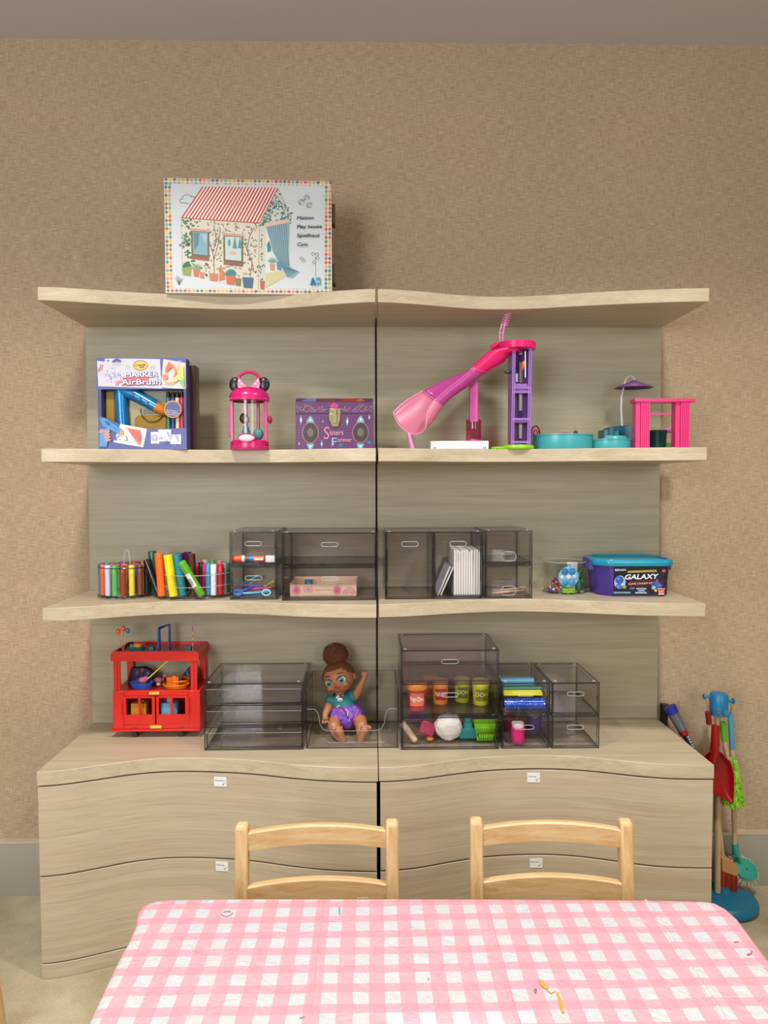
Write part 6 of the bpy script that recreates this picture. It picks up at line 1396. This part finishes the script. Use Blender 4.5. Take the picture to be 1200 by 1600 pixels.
# ------------------------------------------------------------------ toy cleaning stand at the right
def stand():
    YB = -.12; L0 = Vector((P(1121, 1390, YB).x, YB, 0)); p = lambda u, v, y: P(u, v, y)-L0
    t = thing('toy_cleaning_stand', 'blue toy cleaning stand with hooks on a wooden pole beside the right cabinet', 'stand', L0)
    BLU = mat('#0a6c8c', .35); HB = mat('#1478a8', .35)
    MB().lathe([(0, .004), (.088, .004), (.093, .010), (.093, .022), (.085, .033), (.05, .040), (.018, .044), (.014, .056), (0, .056)], (.02, .0, 0), BLU, 44, sy=.86).build('base', t)
    for a in (-.5, -2.2, 1.6): MB().ball((.02+.075*math.cos(a), .062*math.sin(a), .0085), (.014, .014, .0085), mat('#16171c', .5), 14, 8).build('foot', t)
    zt = p(1122, 1117, YB).z; xt = p(1121, 1117, YB).x
    MB().cone((0, 0, .045), (xt, 0, zt), .0088, .0088, POLE, 16).build('pole', t)
    hc = p(1123, 1100, YB); MB().lathe([(.0235, -.031), (.0245, -.029), (.025, .026), (.022, .031), (0, .0325)], hc, HB, 32).add([(hc.x+.0235*math.cos(a), hc.y+.0235*math.sin(a), hc.z-.031) for a in [k*PI/12 for k in range(24)]], [tuple(range(24))], HB).build('hub', t)
    for d in ((-1, .0, .022), (1, 0, .008), (0, -1, -.012), (.1, 1, .01)):
        d_ = Vector((d[0], d[1], 0)).normalized(); b = hc+Vector((0, 0, d[2])); MB().cone(b+d_*.022, b+d_*.040, .0042, .0042, HB, 12).cone(b+d_*.040, b+d_*.044, .0085, .0075, HB, 14).build('hook', t)
    cord = mat('#8f2a2a', .6); cordg = mat('#a8b890', .6)
    def strap(par, a, b, c, off):
        MB().tube([a+off, a+Vector((-.0045, 0, 0))+off*0+Vector((0, 0, -.0)), b], .0007, c, 5).tube([a+Vector((.0045, 0, 0)), b], .0007, c, 5).build('hanging_loop', par)
    def tool(name, label, cat, u, v, y): q = P(u, v, y); return thing(name, label, cat, q), q
    # broom
    g, q = tool('toy_broom', 'toy broom with red grip and orange bristles hanging on the stand', 'broom', 1106, 1112, -.128); w = lambda u, v, y: P(u, v, y)-q
    MB().cone(w(1106, 1112, -.128), w(1108, 1131, -.127), .0082, .0080, mat('#7a1420', .4), 14).build('grip', g)
    MB().cone(w(1108, 1131, -.127), w(1129, 1338, -.105), .0062, .0062, POLE, 14).build('handle', g)
    a = w(1138, 1352, -.11); m = MB(); pr = [(-.024, -.012), (.024, -.030), (.024, -.004), (.012, .012), (-.004, .024), (-.024, .028)]
    m.prism([(a.x+x, a.z+z) for x, z in pr], a.y-.012, a.y+.012, mat('#b98a58', .5), 'y'); m.build('head_block', g, bevel=.003)
    m = MB(); OR = [mat(c, .6) for c in ('#a8371a', '#c04a20', '#8a2a16')]; rr = random.Random(8)
    for i in range(10):
        for j in range(4):
            x = -.022+i*.0048; z0 = -.012-(x+.024)*.36; m.cone((a.x+x, a.y-.009+j*.006, a.z+z0+.002), (a.x+x*1.04+rr.uniform(-.001, .001), a.y-.009+j*.0065, a.z-.074+rr.uniform(-.002, .002)), .0021, .0014, OR[(i+j) % 3], 5)
    o = m.build('bristles', g); o['kind'] = 'stuff'
    strap(g, P(1105, 1092, -.12)-q, w(1106, 1112, -.128), cord, Vector())
    # dustpan
    g, q = tool('toy_dustpan', 'red toy dustpan hanging in front of the other tools by the cabinet corner', 'dustpan', 1118, 1135, -.165); w = lambda u, v, y: P(u, v, y)-q
    RD_ = mat('#8e0a10', .32)
    MB().tube([w(1118, 1134, -.165), w(1117.5, 1160, -.165), w(1116, 1178, -.165), w(1113, 1190, -.163)], [.0105, .0118, .0125, .012], RD_, 16).build('handle', g)
    px = [(1109, 1172), (1124, 1171), (1131, 1181), (1139, 1188), (1144, 1200), (1146, 1215), (1146, 1236), (1144.5, 1254), (1140, 1254.5), (1128, 1246), (1113, 1239), (1101, 1232), (1097, 1205), (1096, 1186), (1102, 1177)]
    pts = [w(u, v, -.165) for u, v in px]; c = sum(pts, Vector())/len(pts); m = MB(); rows = []
    for f, d in ((0, .016), (.4, .0145), (.75, .009), (.93, .002), (1.0, -.004)): rows.append([tuple(c+(v_-c)*f+Vector((0, d, 0))) for v_ in pts])
    m.sheet(rows, RD_, closed=True).build('pan', g, solid=.0022, sub=1)
    MB().tube(pts[3:9], .0022, RD_, 6).build('lip', g)
    strap(g, P(1120, 1110, -.165)-q, w(1118, 1136, -.165), cord, Vector())
    # chenille mop
    g, q = tool('toy_mop', 'green toy chenille mop with lime grip hanging behind the dustpan', 'mop', 1130, 1128, -.135); w = lambda u, v, y: P(u, v, y)-q
    MB().cone(w(1130, 1128, -.135), w(1131.5, 1157, -.132), .0078, .0074, mat('#4fb01e', .35), 14).build('grip', g); MB().cone(w(1131.5, 1157, -.132), w(1137, 1188, -.125), .0066, .0070, POLE, 14).build('handle', g)
    m = MB(); GR = [mat(c, .75) for c in ('#86c82a', '#74b41e', '#98d63a')]; ca, cb = w(1140, 1188, -.118), w(1145, 1254, -.112)
    m.tube([ca, ca.lerp(cb, .5), cb], [.010, .018, .022], GR[1], 14); m.ball(cb, (.022, .018, .010), GR[1]); m.ball(ca, .010, GR[1]); rr = random.Random(12)
    for i in range(420):
        f = rr.random(); a = rr.uniform(0, 2*PI); base = ca.lerp(cb, f); r0 = .009+.013*f; d = Vector((math.cos(a), math.sin(a)*.75, 0)); s_ = base+d*r0
        e = s_+d*rr.uniform(.008, .012)+Vector((0, 0, -rr.uniform(.006, .013))); m.tube([s_, s_+d*.009+Vector((0, 0, .001)), e], [.0028, .0031, .0024], GR[i % 3], 6)
    o = m.build('chenille_noodles', g); o['kind'] = 'stuff'
    strap(g, P(1124, 1108, -.160)-q, w(1130, 1129, -.135), cordg, Vector())
    # scrubber
    g, q = tool('toy_floor_scrubber', 'toy scrubber with light blue grip and round teal head with white bristles', 'brush', 1141, 1116, -.105); w = lambda u, v, y: P(u, v, y)-q
    MB().cone(w(1141, 1116, -.105), w(1144, 1170, -.100), .0078, .0078, mat('#4a9ab8', .35), 14).build('grip', g); MB().cone(w(1144, 1170, -.100), w(1148, 1322, -.085), .0068, .0068, POLE, 14).build('handle', g)
    TQ = mat('#2b9c8c', .35); m = MB(); m.tube([w(1148, 1318, -.085), w(1150, 1334, -.085), w(1156, 1346, -.09)], [.0095, .0095, .007], TQ, 14)
    c = w(1165, 1358, -.092); n_ = Vector((.15, -.85, .5)).normalized(); u_ = Vector((.86, 0, -.5)); u_ = (u_-n_*u_.dot(n_)).normalized(); v_ = n_.cross(u_)
    def ring(r1_, r2_, o_): return [tuple(c+u_*r1_*math.cos(a)+v_*r2_*math.sin(a)+n_*o_) for a in [2*PI*k/32 for k in range(32)]]
    m.sheet([ring(.002, .002, .0065), ring(.028, .021, .006), ring(.036, .028, .003), ring(.037, .029, -.002), ring(.034, .026, -.007), ring(.001, .001, -.007)], TQ, closed=True); m.build('scrub_head', g)
    MB().tube([w(1145, 1338, -.092), w(1152, 1338, -.098), w(1156, 1344, -.099)], .003, mat('#1f8478', .3), 8).build('swivel', g)
    m = MB(); WB_ = mat('#cfc6ac', .7); rr = random.Random(5)
    for k in range(44):
        a = 2*PI*k/44+rr.uniform(-.05, .05); d = u_*math.cos(a)+v_*math.sin(a)*.85; s_ = c+u_*.031*math.cos(a)+v_*.024*math.sin(a)-n_*.006
        L_ = rr.uniform(.016, .022); m.tube([s_, s_+d*L_*.6-n_*.003, s_+d*L_-n_*.007+Vector((0, 0, -.002))], [.0016, .0017, .0012], WB_, 5)
    o = m.build('white_bristles', g); o['kind'] = 'stuff'
    strap(g, P(1144, 1098, -.12)-q, w(1141, 1117, -.105), mat('#3a6a60', .6), Vector())
stand()
def torch():
    a = P(1046, 1104, -.055); b = P(1076, 1160, -.075); d = (b-a).normalized(); q = a
    t = thing('toy_vacuum', 'toy hand vacuum with blue cap and grey body leaning between shelf panel and stand', 'toy', a)
    L_ = (b-a).length; s = lambda f: d*L_*f
    MB().tube([s(0), s(.18)], [.0185, .0180], mat('#1c2a9a', .4), 16).build('blue_cap', t)
    MB().tube([s(.18), s(.66)], [.0165, .0125], mat('#5e6468', .35), 12).build('ribbed_body', t)
    for k in range(8):
        x = Vector((math.cos(k*PI/4), math.sin(k*PI/4), 0)); MB().tube([s(.2)+x*.0150, s(.64)+x*.0112], .0016, mat('#82888c', .35), 6).build('rib', t)
    MB().tube([s(.66), s(.78)], [.0130, .0125], mat('#9a1c28', .35), 14).build('red_band', t)
    e = s(.78); f = Vector((P(1088, 1180, -.07).x, -.07, .012))-q
    MB().tube([e, s(1.0), f], [.009, .007, .006], mat('#22252a', .4), 12).build('black_tube', t)
    for k in range(5): MB().ball(s(.84+.07*k)+Vector((.004, -.008, 0)), (.0055, .004, .0055), mat('#a8b0b4', .2, .8), 12, 8).build('chrome_stud', t)
    MB().ball(f, (.02, .016, .012), mat('#22252a', .4)).build('nozzle_foot', t)
    o = thing('wall_bracket', 'small black bracket on the edge of the shelf panel by the toy vacuum', 'bracket', P(1033, 1105, -.012))
    MB().box(-.0, .014, -.016, .010, -.055, .010, mat('#1a1a1c', .4)).box(.014, .024, -.014, .008, .002, .009, mat('#2a2a2c', .35)).build('bracket_body', o, bevel=.0015)
torch()
